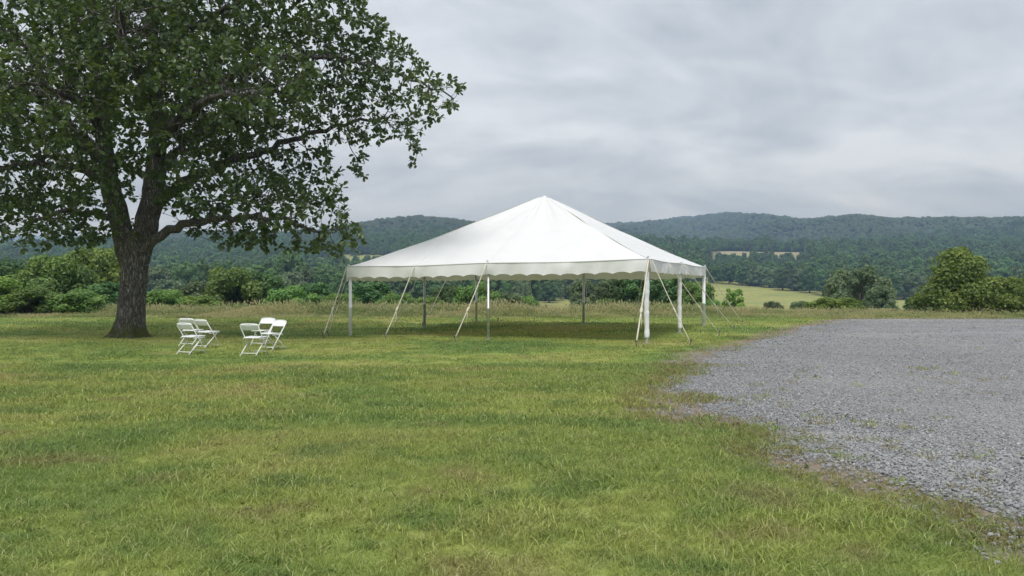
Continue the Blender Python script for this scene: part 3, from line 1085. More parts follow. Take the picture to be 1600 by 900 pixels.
def wood_scatter():
    T = []
    for i in range(4):
        V, faces, tone, C, RR = lobed_crown(200 + i, 10.0, 12.5, 0.5, 20, 2600, 0.70)
        T.append((V, faces, tone))
    n = 13000
    u = rng.uniform(-0.78, 0.85, n)
    y = 215 + (1010 - 215) * rng.uniform(0, 1, n) ** 0.75
    x = u * y
    k = (y > wood_edge(x, y) + 12) & ~is_field(x, y)
    # the woods thin out into open ground in places
    k &= (fbm(x, y, 140, 3, 31.0) > -0.75) | (y < wood_edge(x, y) + 60)
    x, y = x[k], y[k]
    cell = {}
    sel = []
    for i in range(len(x)):
        c = (int(x[i] // 8.5), int(y[i] // 8.5))
        if c not in cell:
            cell[c] = 1; sel.append(i)
    x, y = x[sel], y[sel]
    n = len(x)
    s = rng.uniform(0.75, 1.25, n)
    # orchard-low trees right in front of the pale fields keep them in view
    low = ((x / y > 0.25) & (x / y < 0.40) & (y > 480) & (y < 690)) | ((x / y > -0.27) & (x / y < -0.14) & (y > 480) & (y < 655))
    s = np.where(low, s * 0.55, s)
    sc = np.stack([s, s, s * rng.uniform(0.85, 1.2, n)], 1)
    rot = np.stack([np.zeros(n), np.zeros(n), rng.uniform(0, 6.28, n)], 1)
    scatter('valley_woods', T, np.stack([x, y, height(x, y) - 0.3], 1), rot, sc, rng.integers(0, 4, n), rng.uniform(0, 1, n), M['wood_leaf'], 'far woodland filling the valley floor', 'woods')


def hill_scatter():
    T = []
    for i in range(5):
        r = np.random.default_rng(300 + i)
        v, f = ICO2 if i < 3 else ICO1
        k = 1 + 0.10 * r.normal(size=(len(v), 1)) + 0.16 * (np.sin(v[:, :1] * 4 + i) * np.sin(v[:, 1:2] * 5 + i) + np.sin(v[:, 2:] * 5 + 2 * i) * 0.5)
        vv = v * k * np.array([5.6, 5.6, 4.8]) + [0, 0, 4.6]
        T.append((vv, [f], np.clip(r.uniform(0, 1, len(v)) * 0.7 + 0.3 * (v[:, 2] + 1) / 2, 0, 1)))
    X, Y, SC = [], [], []
    for (y0, y1, sp) in ((960, 1500, 8.8), (1500, 2420, 11.0)):
        gy = np.arange(y0, y1, sp)
        for yy in gy:
            xs = np.arange(-0.78 * yy, 0.80 * yy, sp)
            X.append(xs + rng.uniform(-.45, .45, len(xs)) * sp); Y.append(yy + rng.uniform(-.45, .45, len(xs)) * sp); SC.append(np.full(len(xs), sp / 9.5))
    for yy in np.arange(4300, 5150, 26):
        xs = np.arange(-0.80 * yy, -0.45 * yy, 22)
        X.append(xs + rng.uniform(-9, 9, len(xs))); Y.append(yy + rng.uniform(-11, 11, len(xs))); SC.append(np.full(len(xs), 2.2))
    X, Y, SC = map(np.concatenate, (X, Y, SC))
    k = ~is_field(X, Y)
    X, Y, SC = X[k], Y[k], SC[k]
    n = len(X)
    s = SC * rng.uniform(0.75, 1.25, n)
    sc = np.stack([s, s, s * rng.uniform(0.8, 1.2, n)], 1)
    rot = np.stack([np.zeros(n), np.zeros(n), rng.uniform(0, 6.28, n)], 1)
    tint = np.clip(rng.uniform(0, 1, n) * 0.6 + 0.2 + 0.45 * fbm(X, Y, 130, 3, 33.0), 0, 1)
    scatter('hillside_forest', T, np.stack([X, Y, height(X, Y) - 1.0], 1), rot, sc, rng.integers(0, 5, n), tint, M['hill_leaf'], 'forest covering the far hills', 'forest')


wood_scatter()
hill_scatter()


# ------------------------------------------------------------------ the oak
def build_oak():
    r = np.random.default_rng(42)
    Y0 = OAK.y
    root = empty('oak_tree', OAK)
    tag(root, 'large old oak tree with forked trunk and spreading crown beside the chairs', 'tree')

    def L(u, v, dy=0.0):
        return at(u, v, Y0 + dy) - OAK
    # limbs drawn by hand: list of (point, radius)
    limbs = [
        # left fork
        [(L(205, 432), .24), (L(196, 392, -.05), .29), (L(187, 345, -.15), .30), (L(175, 300, -.3), .29), (L(164, 240, -.3), .26), (L(160, 170, -.1), .21), (L(156, 100, .2), .17), (L(146, 20, .5), .13), (L(135, -80, .6), .10), (L(120, -190, .5), .07)],
        # right fork
        [(L(213, 414), .34), (L(224, 372, .1), .365), (L(236, 320, .3), .34), (L(243, 265, .5), .31), (L(246, 200, .6), .26), (L(243, 130, .7), .21), (L(238, 40, .9), .17), (L(245, -70, .9), .13), (L(260, -190, .7), .09)],
        # right fork: low arching limb, middle limb, long upper limb
        [(L(212, 402, -.05), .16), (L(233, 384, -.12), .17), (L(254, 367, -.25), .145), (L(285, 352, -.5), .125), (L(330, 343, -.9), .10), (L(390, 338, -1.2), .075), (L(450, 345, -1.4), .05), (L(515, 365, -1.5), .03)],
        [(L(228, 352, .2), .2), (L(240, 328, .2), .21), (L(260, 305, .2), .19), (L(295, 280, .3), .17), (L(340, 262, .5), .14), (L(400, 240, .6), .11), (L(470, 215, .4), .08), (L(540, 195, .2), .055), (L(605, 185, .0), .035)],
        [(L(245, 225, .6), .17), (L(275, 195, .4), .165), (L(308, 168, .1), .15), (L(335, 138, -.2), .125), (L(395, 105, -.6), .10), (L(470, 90, -.8), .075), (L(550, 95, -.9), .055), (L(630, 120, -.9), .035), (L(708, 150, -.9), .02)],
        [(L(318, 160, .0), .10), (L(330, 110, .6), .085), (L(365, 50, 1.2), .065), (L(420, -10, 1.6), .045), (L(470, -80, 1.9), .03)],
        [(L(240, 90, .7), .11), (L(290, 50, .2), .09), (L(370, 5, -.4), .07), (L(460, -30, -.8), .05), (L(550, -10, -1.0), .03)],
        # left fork limbs
        [(L(168, 285, -.3), .15), (L(130, 268, -.5), .125), (L(70, 256, -.9), .10), (L(5, 262, -1.2), .075), (L(-60, 280, -1.3), .045)],
        [(L(162, 252, -.3), .17), (L(130, 225, -.2), .155), (L(98, 200, .2), .13), (L(72, 165, .5), .105), (L(30, 138, .9), .08), (L(-40, 110, 1.1), .05)],
        [(L(182, 342, -.2), .11), (L(148, 334, -.6), .09), (L(105, 330, -1.1), .07), (L(60, 345, -1.5), .05), (L(20, 372, -1.7), .03)],
        [(L(160, 150, 0), .12), (L(120, 120, -.6), .10), (L(60, 80, -1.2), .075), (L(-10, 50, -1.6), .045)],
        [(L(152, 60, .3), .09), (L(100, 10, .2), .07), (L(40, -50, 0), .05), (L(-30, -90, -.2), .03)],
        # limbs reaching towards and away from the camera
        [(L(240, 290, .4), .17), (L(262, 255, 1.6), .15), (L(300, 215, 3.2), .11), (L(340, 180, 4.8), .07), (L(370, 150, 6.2), .04)],
        [(L(166, 262, -.3), .15), (L(150, 235, 1.3), .13), (L(120, 205, 3.0), .10), (L(90, 180, 4.6), .06), (L(70, 160, 6.0), .03)],
        [(L(243, 240, .5), .16), (L(262, 205, -1.0), .14), (L(300, 170, -2.6), .10), (L(345, 150, -4.0), .065), (L(400, 150, -5.2), .035)],
        [(L(163, 220, -.2), .15), (L(150, 190, -1.6), .13), (L(120, 160, -3.0), .09), (L(80, 140, -4.4), .06), (L(40, 130, -5.5), .03)],
        [(L(244, 170, .6), .13), (L(215, 120, -1.0), .11), (L(195, 70, -2.6), .08), (L(190, 20, -4.0), .05)],
        [(L(160, 140, .1), .12), (L(185, 90, 1.6), .10), (L(200, 30, 3.2), .07), (L(210, -40, 4.8), .04)],
    ]
    # crown lobes: (u, v, ru, rv in pixels at the trunk's depth, dy, ry)
    lobes = [
        (80, 110, 150, 110, -1.5, 3.0), (60, 240, 120, 62, -.5, 3.0), (20, 335, 72, 38, -1.3, 1.8), (105, 352, 70, 32, -1.0, 1.6), (-60, 300, 80, 60, -1, 2.2),
        (200, 60, 130, 90, -2.5, 2.6), (280, 50, 140, 110, 1.2, 3.0), (400, 60, 140, 105, -.4, 3.2), (510, 50, 105, 90, -.4, 2.4), (580, 105, 85, 68, -.6, 2.0),
        (664, 148, 62, 42, -.8, 1.3), (480, 150, 125, 62, -.2, 2.4), (560, 190, 80, 40, .1, 1.6), (632, 200, 42, 32, 0, 1.1), (648, 238, 20, 28, 0, .6),
        (360, 215, 110, 62, .4, 2.4), (450, 225, 75, 38, .4, 1.6), (300, 130, 90, 70, -2.8, 2.2), (395, 130, 90, 60, -4, 2.0), (120, 150, 100, 80, -4, 2.0),
        (330, 315, 75, 42, -.7, 1.8), (400, 318, 90, 55, -1.1, 2.0), (470, 335, 70, 48, -1.3, 1.6), (530, 366, 44, 36, -1.5, 1.0), (380, 375, 45, 25, -1.2, .9), (520, 300, 26, 32, -1.0, .7), (505, 255, 24, 36, .2, .7), (560, 250, 24, 34, .1, .6),
        (330, 180, 110, 90, 4.5, 2.4), (90, 180, 110, 90, 4.5, 2.4), (200, 40, 130, 100, 4.5, 2.4),
        (150, -130, 230, 150, 0, 4.5), (380, -110, 190, 130, .5, 3.8), (0, -60, 170, 150, 0, 4.0), (-100, 110, 120, 150, 0, 3.2), (210, -250, 150, 80, 0, 3.0),
        (200, 190, 60, 60, -3.5, 1.4), (130, 350, 55, 34, -1.7, 1.2), (55, 362, 55, 26, -2.0, 1.0), (150, 285, 45, 40, -2.6, 1.0), (300, 290, 60, 50, -2.2, 1.3), (430, 285, 70, 45, .8, 1.5), (60, 300, 90, 50, 1.2, 1.6), (140, 310, 50, 40, -1.8, 1.2), (490, 380, 50, 22, -1.0, .9), (360, 355, 80, 28, .6, 1.3), (205, 270, 40, 50, 3.5, 1.4),
    ]
    A = []
    for (u, v, ru, rv, dy, ry) in lobes:
        c = L(u, v, dy)
        rx, rz = ru / F_PX * Y0, rv / F_PX * Y0
        vol = rx * rz * ry
        seen = v > -30
        n = int((70 if seen else 15) * vol * (1.7 if v > 270 else 1.0)) + 26
        d = r.normal(size=(n, 3)); d /= np.linalg.norm(d, axis=1, keepdims=True)
        rad = r.uniform(0, 1, n) ** 0.42
        A.append(np.array(c) + d * rad[:, None] * np.array([rx, ry, rz]))
    A = np.concatenate(A)
    # nodes: start with the limbs, resampled
    pos, par, fixed = [], [], []
    for li, lm in enumerate(limbs):
        prev = -1
        pts = [p for p, _ in lm]; rd = [q for _, q in lm]
        for i in range(len(pts) - 1):
            seg = (pts[i + 1] - pts[i]).length
            m = max(2, int(seg / 0.22))
            for j in range(m + (1 if i == len(pts) - 2 else 0)):
                f = j / m
                p0 = pts[max(i - 1, 0)]; p3 = pts[min(i + 2, len(pts) - 1)]
                a, b2 = pts[i], pts[i + 1]
                q = 0.5 * ((2 * a) + (b2 - p0) * f + (2 * p0 - 5 * a + 4 * b2 - p3) * f * f + (-p0 + 3 * a - 3 * b2 + p3) * f ** 3)
                wob = 0.05 if li > 1 else 0.02
                q = q + Vector(r.normal(size=3) * wob * min(1.0, i + f))
                pos.append(q); par.append(prev); fixed.append(rd[i] * (1 - f) + rd[i + 1] * f)
                prev = len(pos) - 1
    n_fixed = len(pos)
    step, kill = 0.22, 0.33
    alive = list(range(len(A)))
    Av = [Vector(a) for a in A]
    for it in range(70):
        kd = kdtree.KDTree(len(pos))
        for i, p in enumerate(pos):
            kd.insert(p, i)
        kd.balance()
        pull = {}
        nxt = []
        for ai in alive:
            co, i, d = kd.find(Av[ai])
            if d < kill:
                continue
            nxt.append(ai)
            if d < 4.5:
                v = pull.setdefault(i, Vector())
                v += (Av[ai] - co).normalized()
        alive = nxt
        if not pull:
            break
        for i, v in pull.items():
            v = v.normalized() + Vector(r.normal(size=3) * 0.22) + Vector((0, 0, -0.06))
            if par[i] >= 0:
                v += 0.35 * (pos[i] - pos[par[i]]).normalized()
            pos.append(pos[i] + v.normalized() * step); par.append(i); fixed.append(0.0)
    n = len(pos)
    kids = [[] for _ in range(n)]
    for i, p in enumerate(par):
        if p >= 0:
            kids[p].append(i)
    rad = [0.0] * n
    depth_up = [0] * n          # steps to the farthest tip
    for i in range(n - 1, -1, -1):
        if kids[i]:
            rad[i] = sum(rad[k] ** 2.4 for k in kids[i]) ** (1 / 2.4)
            depth_up[i] = 1 + max(depth_up[k] for k in kids[i])
        else:
            rad[i] = 0.008
        if i < n_fixed:
            rad[i] = max(fixed[i], 0.012)
        else:
            rad[i] = min(rad[i], 0.09)
    b = MB()
    # chains
    used = [False] * n
    for i in range(n):
        if par[i] == -1 or len(kids[par[i]]) > 1 or (i >= n_fixed and par[i] < n_fixed):
            main = i
            chain = [par[i], i] if par[i] >= 0 else [i]
            while kids[main]:
                same = [k for k in kids[main] if not (main < n_fixed and k >= n_fixed)]
                if len(same) != 1 or len(kids[main]) > 1 and not (main < n_fixed):
                    break
                main = same[0]
                chain.append(main)
            if len(chain) < 2:
                continue
            rr = [rad[j] for j in chain]
            if par[i] >= 0:
                rr[0] = min(rad[chain[0]], rr[1] * 1.25)
            big = max(rr)
            b.tube([pos[j] for j in chain], rr, 16 if big > .2 else 9 if big > .07 else 5 if big > .02 else 4, cap=False)
    # roughen heavy limbs
    bv = np.array(b.v)
    trunk_me = None
    # bole with root flare and ridges
    TZ = [-0.25, 0.0, .06, .14, .25, .42, .65, .95, 1.3, 1.7, 2.1, 2.5, 2.85, 3.15, 3.4]
    TR = [.72, .65, .575, .52, .475, .435, .41, .39, .38, .375, .38, .39, .39, .345, .24]
    TX = [(203, 528), (203, 528), (203, 525), (203, 520), (203, 512), (203, 500), (204, 490), (205, 475), (206.5, 460), (208, 445), (210, 425), (212, 405), (214, 390), (215, 375), (216, 362)]
    nseg, sub = 96, 7
    rows = []
    zz = np.interp(np.linspace(0, len(TZ) - 1, (len(TZ) - 1) * sub + 1), range(len(TZ)), TZ)
    trr = np.interp(zz, TZ, TR)
    cx = np.interp(zz, TZ, [(u - 203) / F_PX * Y0 for u, v in TX])
    ang = np.linspace(0, 2 * math.pi, nseg, endpoint=False)
    for z, q, x0 in zip(zz, trr, cx):
        flare = max(0, 1 - z / 0.7)
        lob = 1 + flare ** 1.5 * (0.15 * np.cos(5 * ang + .6) + 0.10 * np.cos(8 * ang + 2)) + 0.035 * np.cos(3 * ang + z * .6) + 0.02 * np.cos(2 * ang - z)
        ridge = fbm(np.cos(ang) * 3 + ang * 0, np.sin(ang) * 3 + z * 0.35, 0.28, 3, 2.0)
        ridge2 = fbm(ang * 6 + z * .8, ang * 0 + z * 2.2, 1.0, 3, 5.0)
        rr = q * lob * (1 + 0.045 * ridge + 0.028 * ridge2)
        rows.append(np.stack([x0 + np.cos(ang) * rr, np.sin(ang) * rr, np.full(nseg, z)], 1))
    tv = np.concatenate(rows)
    o = len(b.v)
    b.v += [tuple(v) for v in tv]
    for i in range(len(rows) - 1):
        for k2 in range(nseg):
            k3 = (k2 + 1) % nseg
            b.f.append((o + i * nseg + k2, o + i * nseg + k3, o + (i + 1) * nseg + k3, o + (i + 1) * nseg + k2))
    b.build('trunk', M['bark'], root, True)
    # leaves: rosettes on twig ends
    P, D = [], []
    for i in range(n_fixed, n):
        if depth_up[i] <= 4:
            d = (pos[i] - pos[par[i]]).normalized()
            w = 1.0 if depth_up[i] == 0 else 0.75
            hi = pos[i].z > 12.3
            if hi and r.uniform() < 0.45:
                continue
            if r.uniform() < w:
                P.append(pos[i]); D.append(d)
    P, D = np.array(P), np.array(D)
    per = 9
    m = len(P)
    PP, DD = np.repeat(P, per, 0), np.repeat(D, per, 0)
    k = m * per
    rnd = r.normal(size=(k, 3)); rnd /= np.linalg.norm(rnd, axis=1, keepdims=True)
    ax = DD * 0.55 + rnd * 1.0 + np.array([0, 0, -0.10])
    ax /= np.linalg.norm(ax, axis=1, keepdims=True)
    up = np.array([0, 0, 1.0]) + r.normal(size=(k, 3)) * 0.55
    sd = np.cross(ax, up); sd /= np.linalg.norm(sd, axis=1, keepdims=True)
    nn = np.cross(sd, ax)
    ln = (0.17 * r.uniform(0.6, 1.25, k))[:, None]
    base = PP + ax * 0.03 + r.normal(size=(k, 3)) * 0.035
    prof = [(0.0, 0.0, 0.0), (0.55, 0.0, -0.05), (1.0, 0.0, 0.10), (0.30, 0.24, 0.03), (0.72, 0.33, 0.03), (0.30, -0.24, 0.03), (0.72, -0.33, 0.03)]
    V = np.stack([base + ax * ln * a - 0 * nn + sd * ln * s - nn * ln * (-h) * np.sign(1) * 1.0 * np.where(a == 1.0, -1, 1) for (a, s, h) in prof], 1).reshape(-1, 3)
    tri = np.array([(0, 3, 1), (3, 4, 1), (4, 2, 1), (0, 1, 5), (5, 1, 6), (6, 1, 2)])
    Fc = (tri[None] + (np.arange(k) * 7)[:, None, None]).reshape(-1, 3)
    ro = np.repeat(r.uniform(0, 1, m), per)
    clump = fbm(PP[:, 0] + PP[:, 1] * .6, PP[:, 2], 1.8, 3, 41.0)
    tone = np.clip(0.25 * ro + 0.35 * r.uniform(0, 1, k) + 0.22 + 0.3 * clump, 0, 1)
    me = mesh_np('crown', V, Fc, M['oak_leaf'], False, {'tone': ('FLOAT', np.repeat(tone, 7))})
    link('crown', me, root)
    print('oak nodes', n, 'rosettes', m, 'leaves', k)


build_oak()


# ------------------------------------------------------------------ the tent
def build_tent():
    root = empty('tent', (1.18, 27.5, 0))
    tag(root, 'white square peaked event tent with scalloped valance standing on the lawn', 'tent')
    O = Vector(root.location)
    FL, FR, BR, BL = (Vector((-5.3, 24.3, 2.24)), Vector((3.8, 21.0, 2.36)), Vector((7.85, 30.6, 2.40)), Vector((-1.65, 34.2, 2.36)))
    cor = [FL, FR, BR, BL]
    peak = Vector((1.18, 27.5, 4.93))
    r = np.random.default_rng(3)
    n_s, n_r = 96, 56
    sides = [(FL, FR), (FR, BR), (BR, BL), (BL, FL)]

    def eave(a, b, s):
        p = a.lerp(b, s)
        sag = 0.030 * (0.5 - 0.5 * math.cos(4 * math.pi * s))
        return p - Vector((0, 0, sag))
    def canopy_pt(si, s, f):
        a, b = sides[si]
        e = eave(a, b, s)
        p = peak.lerp(e, f)
        # slack membrane: a little concave, rounded at the very top, creased near the peak and pulled at the guy points
        z = e.z + (peak.z - e.z) * ((1 - f) ** 1.10)
        z -= 0.05 * math.exp(-(f / 0.022) ** 2)
        th = si + s
        cre = math.sin(th * 2 * math.pi * 5 + .7) * 0.5 + math.sin(th * 2 * math.pi * 8 + 2) * 0.4 + math.sin(th * 2 * math.pi * 13 + 4) * 0.3
        z += 0.19 * cre * f * math.exp(-((f - 0.02) / 0.24) ** 2)
        z += 0.016 * math.sin(s * 2 * math.pi * 9 + si) * math.sin(s * 23 + 2 * si) * sst(f, 0.70, 1.0) * (1 - sst(f, 0.97, 1.0))
        z += 0.022 * math.sin(f * 9 + s * 14 + si) * math.sin(s * 11 - f * 7) * math.sin(math.pi * f)
        edge_soft = 1 - abs(2 * s - 1) ** 6
        z -= 0.07 * math.sin(math.pi * f) * (0.5 - 0.5 * math.cos(4 * math.pi * s)) * edge_soft
        return (p.x - O.x, p.y - O.y, z)
    # canopy
    V, Q = [], []
    for si, (a, b) in enumerate(sides):
        o = len(V)
        for i in range(n_r + 1):
            for j in range(n_s + 1):
                V.append(canopy_pt(si, j / n_s, i / n_r))
        w = n_s + 1
        for i in range(n_r):
            for j in range(n_s):
                Q.append((o + i * w + j, o + (i + 1) * w + j, o + (i + 1) * w + j + 1, o + i * w + j + 1))
    me = mesh_np('canopy', np.array(V), np.array(Q), M['vinyl'], True)
    import bmesh
    bm = bmesh.new(); bm.from_mesh(me)
    bmesh.ops.remove_doubles(bm, verts=bm.verts, dist=0.004)
    bm.to_mesh(me); bm.free()
    for p in me.polygons:
        p.use_smooth = True
    canopy = link('canopy', me, root)
    # sewn seams: thin raised welts on the canopy, from eave to hip
    for si, (a, b) in enumerate(sides):
        for s0 in (0.25, 0.5, 0.75):
            mb = MB()
            f0 = 0.06 if s0 == 0.5 else 0.505
            pts = []
            for q in range(25):
                f = 1 - (1 - f0) * q / 24
                s = min(1.0, max(0.0, 0.5 + (s0 - 0.5) / f)) if s0 != 0.5 else 0.5
                pts.append(Vector(canopy_pt(si, s, f)) + Vector((0, 0, 0.002)))
            mb.tube(pts, 0.008, 5)
            mb.build('seam', M['vinyl'], canopy, True)
    # peak cap
    mb = MB()
    mb.tube([peak - O + Vector((0, 0, z)) for z in (-0.10, -0.06, -0.035, -0.015)], [0.11, 0.085, 0.05, 0.015], 16)
    mb.build('peak_cap', M['vinyl'], root, True)
    # valance: one cloth per side with a scalloped hem
    for si, (a, b) in enumerate(sides):
        L = (b - a).length
        n_sc = round(L / 0.52)
        nn = Vector((b.y - a.y, -(b.x - a.x), 0)).normalized()
        m = n_sc * 12
        rows = 6
        V, Q = [], []
        for j in range(m + 1):
            s = j / m
            e = eave(a, b, s)
            ph = (s * n_sc) % 1.0
            arch = max(0.0, math.sin(math.pi * ph)) ** 1.6
            depth = (0.40 if si < 2 else 0.50) - 0.055 * (1 - min(1, abs(ph - .5) * 2) ** 2.2 if True else arch)
            for i in range(rows + 1):
                f = i / rows
                d = depth * f
                wv = 0.030 * math.sin(s * L * 2.1 + si * 2) * f + 0.014 * math.sin(s * L * 6.3 + si) * f + 0.010 * math.sin(s * L * 13 + f * 2) * f
                pull = 0.02 * math.exp(-((s * 4 - round(s * 4)) / 0.12) ** 2) * math.sin(math.pi * f)
                p = e + nn * (0.012 + wv + pull) - Vector((0, 0, d - 0.010))
                V.append(p - O)
        w = rows + 1
        for j in range(m):
            for i in range(rows):
                Q.append((j * w + i, (j + 1) * w + i, (j + 1) * w + i + 1, j * w + i + 1))
        me = mesh_np('valance', np.array([v[:] for v in V]), np.array(Q), M['vinyl'], True)
        val = link('valance', me, root)
        # hem cord along the eave
        mb = MB()
        mb.tube([eave(a, b, q / 24) + nn * 0.012 - O for q in range(25)], 0.017, 6)
        mb.build('eave_rope', M['vinyl'], val, True)
    # perimeter poles
    mids = [FL.lerp(FR, .5), FR.lerp(BR, .5), BR.lerp(BL, .5), BL.lerp(FL, .5)]
    poles = [(FL, .055, 's'), (mids[0], .042, 'm'), (FR, .070, 'sleeve'), (mids[1], .072, 'sleeve'), (BR, .07, 's'), (mids[2], .05, 'm'), (BL, .05, 'm'), (mids[3], .05, 'm')]
    for p, rad, kd in poles:
        b2 = Vector((p.x, p.y, 0)) - O
        inn = (Vector((O.x, O.y, 0)) - Vector((p.x, p.y, 0))).normalized() * 0.10
        b2 = b2 + inn
        top = p.z + 0.02
        mb = MB()
        if kd == 'sleeve':
            mb.tube([b2 + Vector((0, 0, z)) for z in (0.0, 0.10, 0.3, top)], [rad * .62] * 4, 14)
            po = mb.build('pole', M['pole_metal'], root, True)
            mb = MB()
            zs = np.linspace(0.16, top - 0.38, 40)
            rr = [rad * (1 + 0.05 * math.sin(z * 9) + 0.05 * math.sin(z * 23 + 1)) * (0.90 if abs(z - 0.95) < 0.05 else 1) for z in zs]
            mb.tube([b2 + Vector((0.006 * math.sin(z * 5), 0, z)) for z in zs], rr, 16)
            mb.build('sleeve', M['pole_sleeve'], po, True)
        else:
            mb.tube([b2 + Vector((0, 0, z)) for z in (0.0, 0.9, 0.905, 0.96, 0.965, top)], [rad, rad, rad * 1.12, rad * 1.12, rad * .94, rad * .94], 14)
            po = mb.build('pole', M['pole_sleeve'] if kd == 's' else M['pole_metal'], root, True)
        mb = MB()
        mb.box(b2 + Vector((0, 0, 0.008)), (rad * 3.2, rad * 3.2, 0.012))
        mb.build('foot_plate', M['pole_metal'], po)
        mb = MB()
        mb.tube([b2 + Vector((0, 0, top)), b2 - inn + Vector((0, 0, top + 0.05))], 0.02, 8)
        mb.build('top_pin', M['pole_metal'], po, True)
    # guy ropes and stakes
    ropes = [(0, 0.0, (505, 529), .017, 1), (0, .25, (602, 530), .017, 1), (0, .5, (711, 534), .017, 1), (0, 1.0, (994, 543), .022, 1),
             (1, 0.02, (1079, 541), .011, 0), (1, .25, (1124, 526), .013, 0), (1, .5, (1147, 517), .013, 0), (1, .97, (1160, 508), .012, 0),
             (3, .5, (618, 511), .012, 0), (3, .25, (661, 511), .013, 0), (2, .98, (778, 503), .013, 0), (2, .75, (835, 503), .013, 0), (2, .5, (920, 503), .013, 0), (2, .25, (992, 505), .013, 0), (3, .98, (513, 526), .008, 0)]
    for si, s, g, rad, big in ropes:
        a, b = sides[si]
        e = eave(a, b, s)
        nn = Vector((b.y - a.y, -(b.x - a.x), 0)).normalized()
        gp = on_ground(*g)
        p0 = e + nn * 0.05 - Vector((0, 0, 0.03)) - O
        p1 = gp + Vector((0, 0, 0.10)) - O
        mb = MB()
        pts = []
        for q in range(11):
            f = q / 10
            p = p0.lerp(p1, f)
            p.z -= 0.05 * math.sin(math.pi * f)
            pts.append(p)
        mb.tube(pts, rad, 6)
        ro = mb.build('guy_rope', M['rope'], root, True)
        # knot / tensioner with the loose tail beside it
        k = p0.lerp(p1, 0.60); k.z -= 0.047
        d = (p1 - p0).normalized()
        mb = MB()
        mb.tube([k - d * 0.09, k - d * .05, k + d * .05, k + d * 0.09], [rad * .8, rad * 2.0, rad * 2.0, rad * .8], 8)
        mb.tube([k, k + d * 0.15 + Vector((0.03, 0, -0.12)), k + d * .2 + Vector((0.02, 0, -0.30))], rad * .5, 5)
        mb.build('knot', M['rope'], ro, True)
        mb = MB()
        lean = Vector((gp.x - e.x, gp.y - e.y, 0)).normalized() * 0.05
        c = gp - O
        mb.tube([c - lean * 2 + Vector((0, 0, -0.3)), c + lean * .4 + Vector((0, 0, 0.16))], 0.016, 8)
        mb.tube([c + lean * .4 + Vector((0, 0, 0.155)), c + lean * .45 + Vector((0, 0, 0.185))], 0.030, 8)
        mb.build('stake', M['stake'], root, True)


def sst(x, a, b):
    t = min(1, max(0, (x - a) / (b - a)))
    return t * t * (3 - 2 * t)


build_tent()


# ------------------------------------------------------------------ folding chairs
def rounded_panel(mb, w, d, t, rc, fn, n=5, grid=8):
    """closed rounded-rectangle slab; fn maps (x, y, z) to its final place"""
    out = []
    for cx, cy, a0 in ((w / 2 - rc, d / 2 - rc, 0), (-w / 2 + rc, d / 2 - rc, 90), (-w / 2 + rc, -d / 2 + rc, 180), (w / 2 - rc, -d / 2 + rc, 270)):
        for k in range(n + 1):
            a = R(a0 + 90 * k / n)
            out.append((cx + rc * math.cos(a), cy + rc * math.sin(a)))
    m = len(out)
    rings = []
    for (s, z) in ((0.0, t / 2), (0.5, t / 2), (0.96, t / 2), (1.0, t / 4), (1.0, -t / 4), (0.96, -t / 2), (0.5, -t / 2), (0.0, -t / 2)):
        rings.append([fn(x * s, y * s, z) for x, y in out])
    vs = [p for ring in rings for p in ring]
    fs = []
    for i in range(len(rings) - 1):
        for k in range(m):
            k2 = (k + 1) % m
            fs.append((i * m + k, (i + 1) * m + k, (i + 1) * m + k2, i * m + k2))
    mb.add(vs, fs)


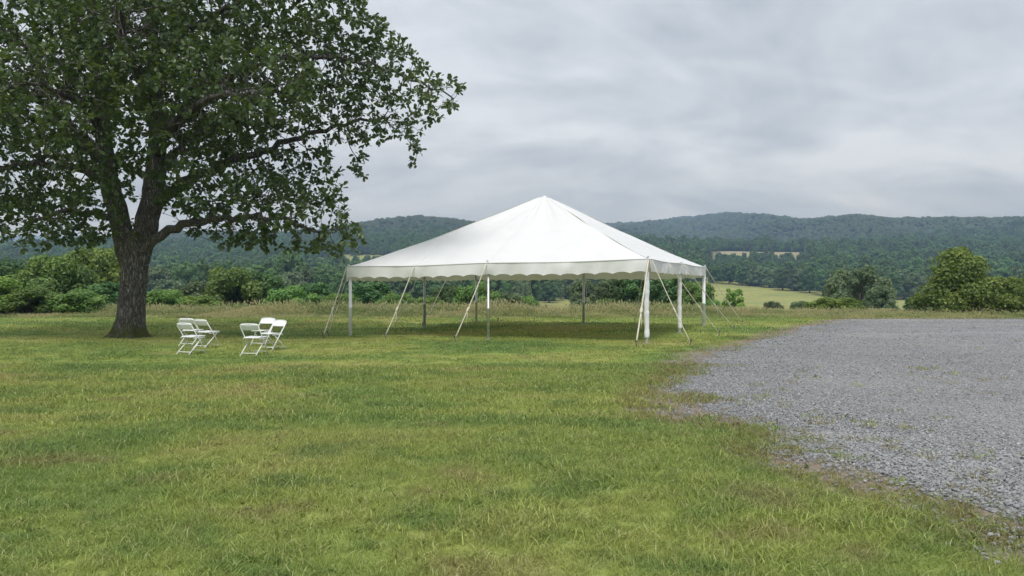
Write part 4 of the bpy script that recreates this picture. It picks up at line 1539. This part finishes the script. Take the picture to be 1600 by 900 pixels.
def make_chair():
    parts = []
    W, SH, H = 0.45, 0.415, 0.735
    # long side tubes: front foot up to the back rest
    ft, tp = Vector((0, 0.235, 0)), Vector((0, -0.215, H - 0.05))
    for sx in (-1, 1):
        mb = MB()
        x = sx * W / 2
        mb.tube([(x, ft.y, 0.012), (x, ft.y * .5 + tp.y * .5, H * .48), (x, tp.y, tp.z)], 0.0125, 8)
        parts.append(('leg', mb.mesh('front_leg', M['chair_metal'], True)))
        mb = MB()
        x = sx * (W / 2 - 0.032)
        mb.tube([(x, -0.275, 0.012), (x, -0.05, 0.21), (x, 0.135, SH - 0.03)], 0.0115, 8)
        parts.append(('leg', mb.mesh('rear_leg', M['chair_metal'], True)))
    mb = MB(); mb.tube([(-W / 2, 0.190, 0.085), (W / 2, 0.190, 0.085)], 0.009, 8)
    parts.append(('crossbar', mb.mesh('crossbar', M['chair_metal'], True)))
    mb = MB(); mb.tube([(-W / 2 + .032, -0.222, 0.070), (W / 2 - .032, -0.222, 0.070)], 0.009, 8)
    parts.append(('crossbar', mb.mesh('crossbar_rear', M['chair_metal'], True)))
    # seat rails
    for sx in (-1, 1):
        mb = MB()
        mb.tube([(sx * (W / 2 - .018), -0.13, SH - 0.028), (sx * (W / 2 - .018), 0.20, SH - 0.022)], 0.009, 8)
        parts.append(('seat_rail', mb.mesh('seat_rail', M['chair_metal'], True)))
    mb = MB()
    rounded_panel(mb, W - 0.035, 0.40, 0.024, 0.06, lambda x, y, z: (x, y + 0.055, SH + z + 0.010 * (1 - (y / 0.2) ** 2) - 0.016 * math.cos(x * 6) + 0.010 + 0.02 * y))
    parts.append(('seat', mb.mesh('seat', M['chair_plastic'], True)))
    mb = MB()
    dv = (tp - ft).normalized()
    cz = H - 0.078

    def fb(x, y, z):
        s = (cz + y * 0.9 - 0) / dv.z
        p = ft + dv * s
        arch = 0.022 * (1 - (x / 0.22) ** 2) if y > 0 else -0.012 * (1 - (x / 0.22) ** 2)
        return (x, p.y - 0.022 * (1 - (x / 0.22) ** 2) + z * 0.9, p.z + arch * abs(y) / 0.085 + z * 0.2)
    rounded_panel(mb, W + 0.012, 0.145, 0.020, 0.05, fb)
    parts.append(('backrest', mb.mesh('backrest', M['chair_plastic'], True)))
    mb = MB()
    pts = []
    for q in range(17):
        f = q / 16
        x = (W / 2) * math.cos(math.pi * f)
        pts.append((x, tp.y - 0.022 * (1 - (x / .225) ** 2) - 0.012 * math.sin(math.pi * f), tp.z + 0.052 * math.sin(math.pi * f) ** 0.45))
    mb.tube(pts, 0.0125, 8)
    parts.append(('back_bow', mb.mesh('back_bow', M['chair_metal'], True)))
    return parts


CH = make_chair()


def place_chair(x, y, face_deg, label):
    """face_deg: heading the sitter would look, clockwise from away-from-camera"""
    e = empty('folding_chair', (x, y, 0), -R(face_deg))
    for nm, me in CH:
        link(nm, me, e)
    tag(e, label, 'chair', 'white folding chairs on the lawn')


for u, v, fd, lab in [
    (299.5, 553.5, 24, 'front white folding chair of the trio nearer the oak, facing away'),
    (324, 543.5, 27, 'white folding chair standing on the side of the oak trio nearer the tent'),
    (299.5, 540.0, 14, 'white folding chair at the back of the oak trio, half hidden'),
    (397.5, 555.5, 12, 'front white folding chair of the trio nearer the tent'),
    (427, 547.0, 212, 'white folding chair turned sideways, nearest the tent'),
    (411, 540.5, 200, 'white folding chair half hidden behind the sideways chair near the tent'),
]:
    p = on_ground(u, v)
    place_chair(p.x, p.y, fd, lab)

# ------------------------------------------------------------------ haze
m = bpy.data.materials.new('haze_air')
m.use_nodes = True
m.node_tree.nodes.clear()
vo = N(m.node_tree, 'ShaderNodeOutputMaterial')
pv = N(m.node_tree, 'ShaderNodeVolumePrincipled')
pv.inputs['Color'].default_value = (0.42, 0.63, 1.0, 1)
pv.inputs['Density'].default_value = 0.00033
pv.inputs['Anisotropy'].default_value = 0.0
pv.inputs['Absorption Color'].default_value = (0.45, 0.45, 0.45, 1)
m.node_tree.links.new(pv.outputs[0], vo.inputs['Volume'])
mb = MB()
mb.box((0, 2950, 190), (16400, 6300, 400))
tag(mb.build('haze', m), 'thin bluish haze over the valley', 'haze', kind='stuff')
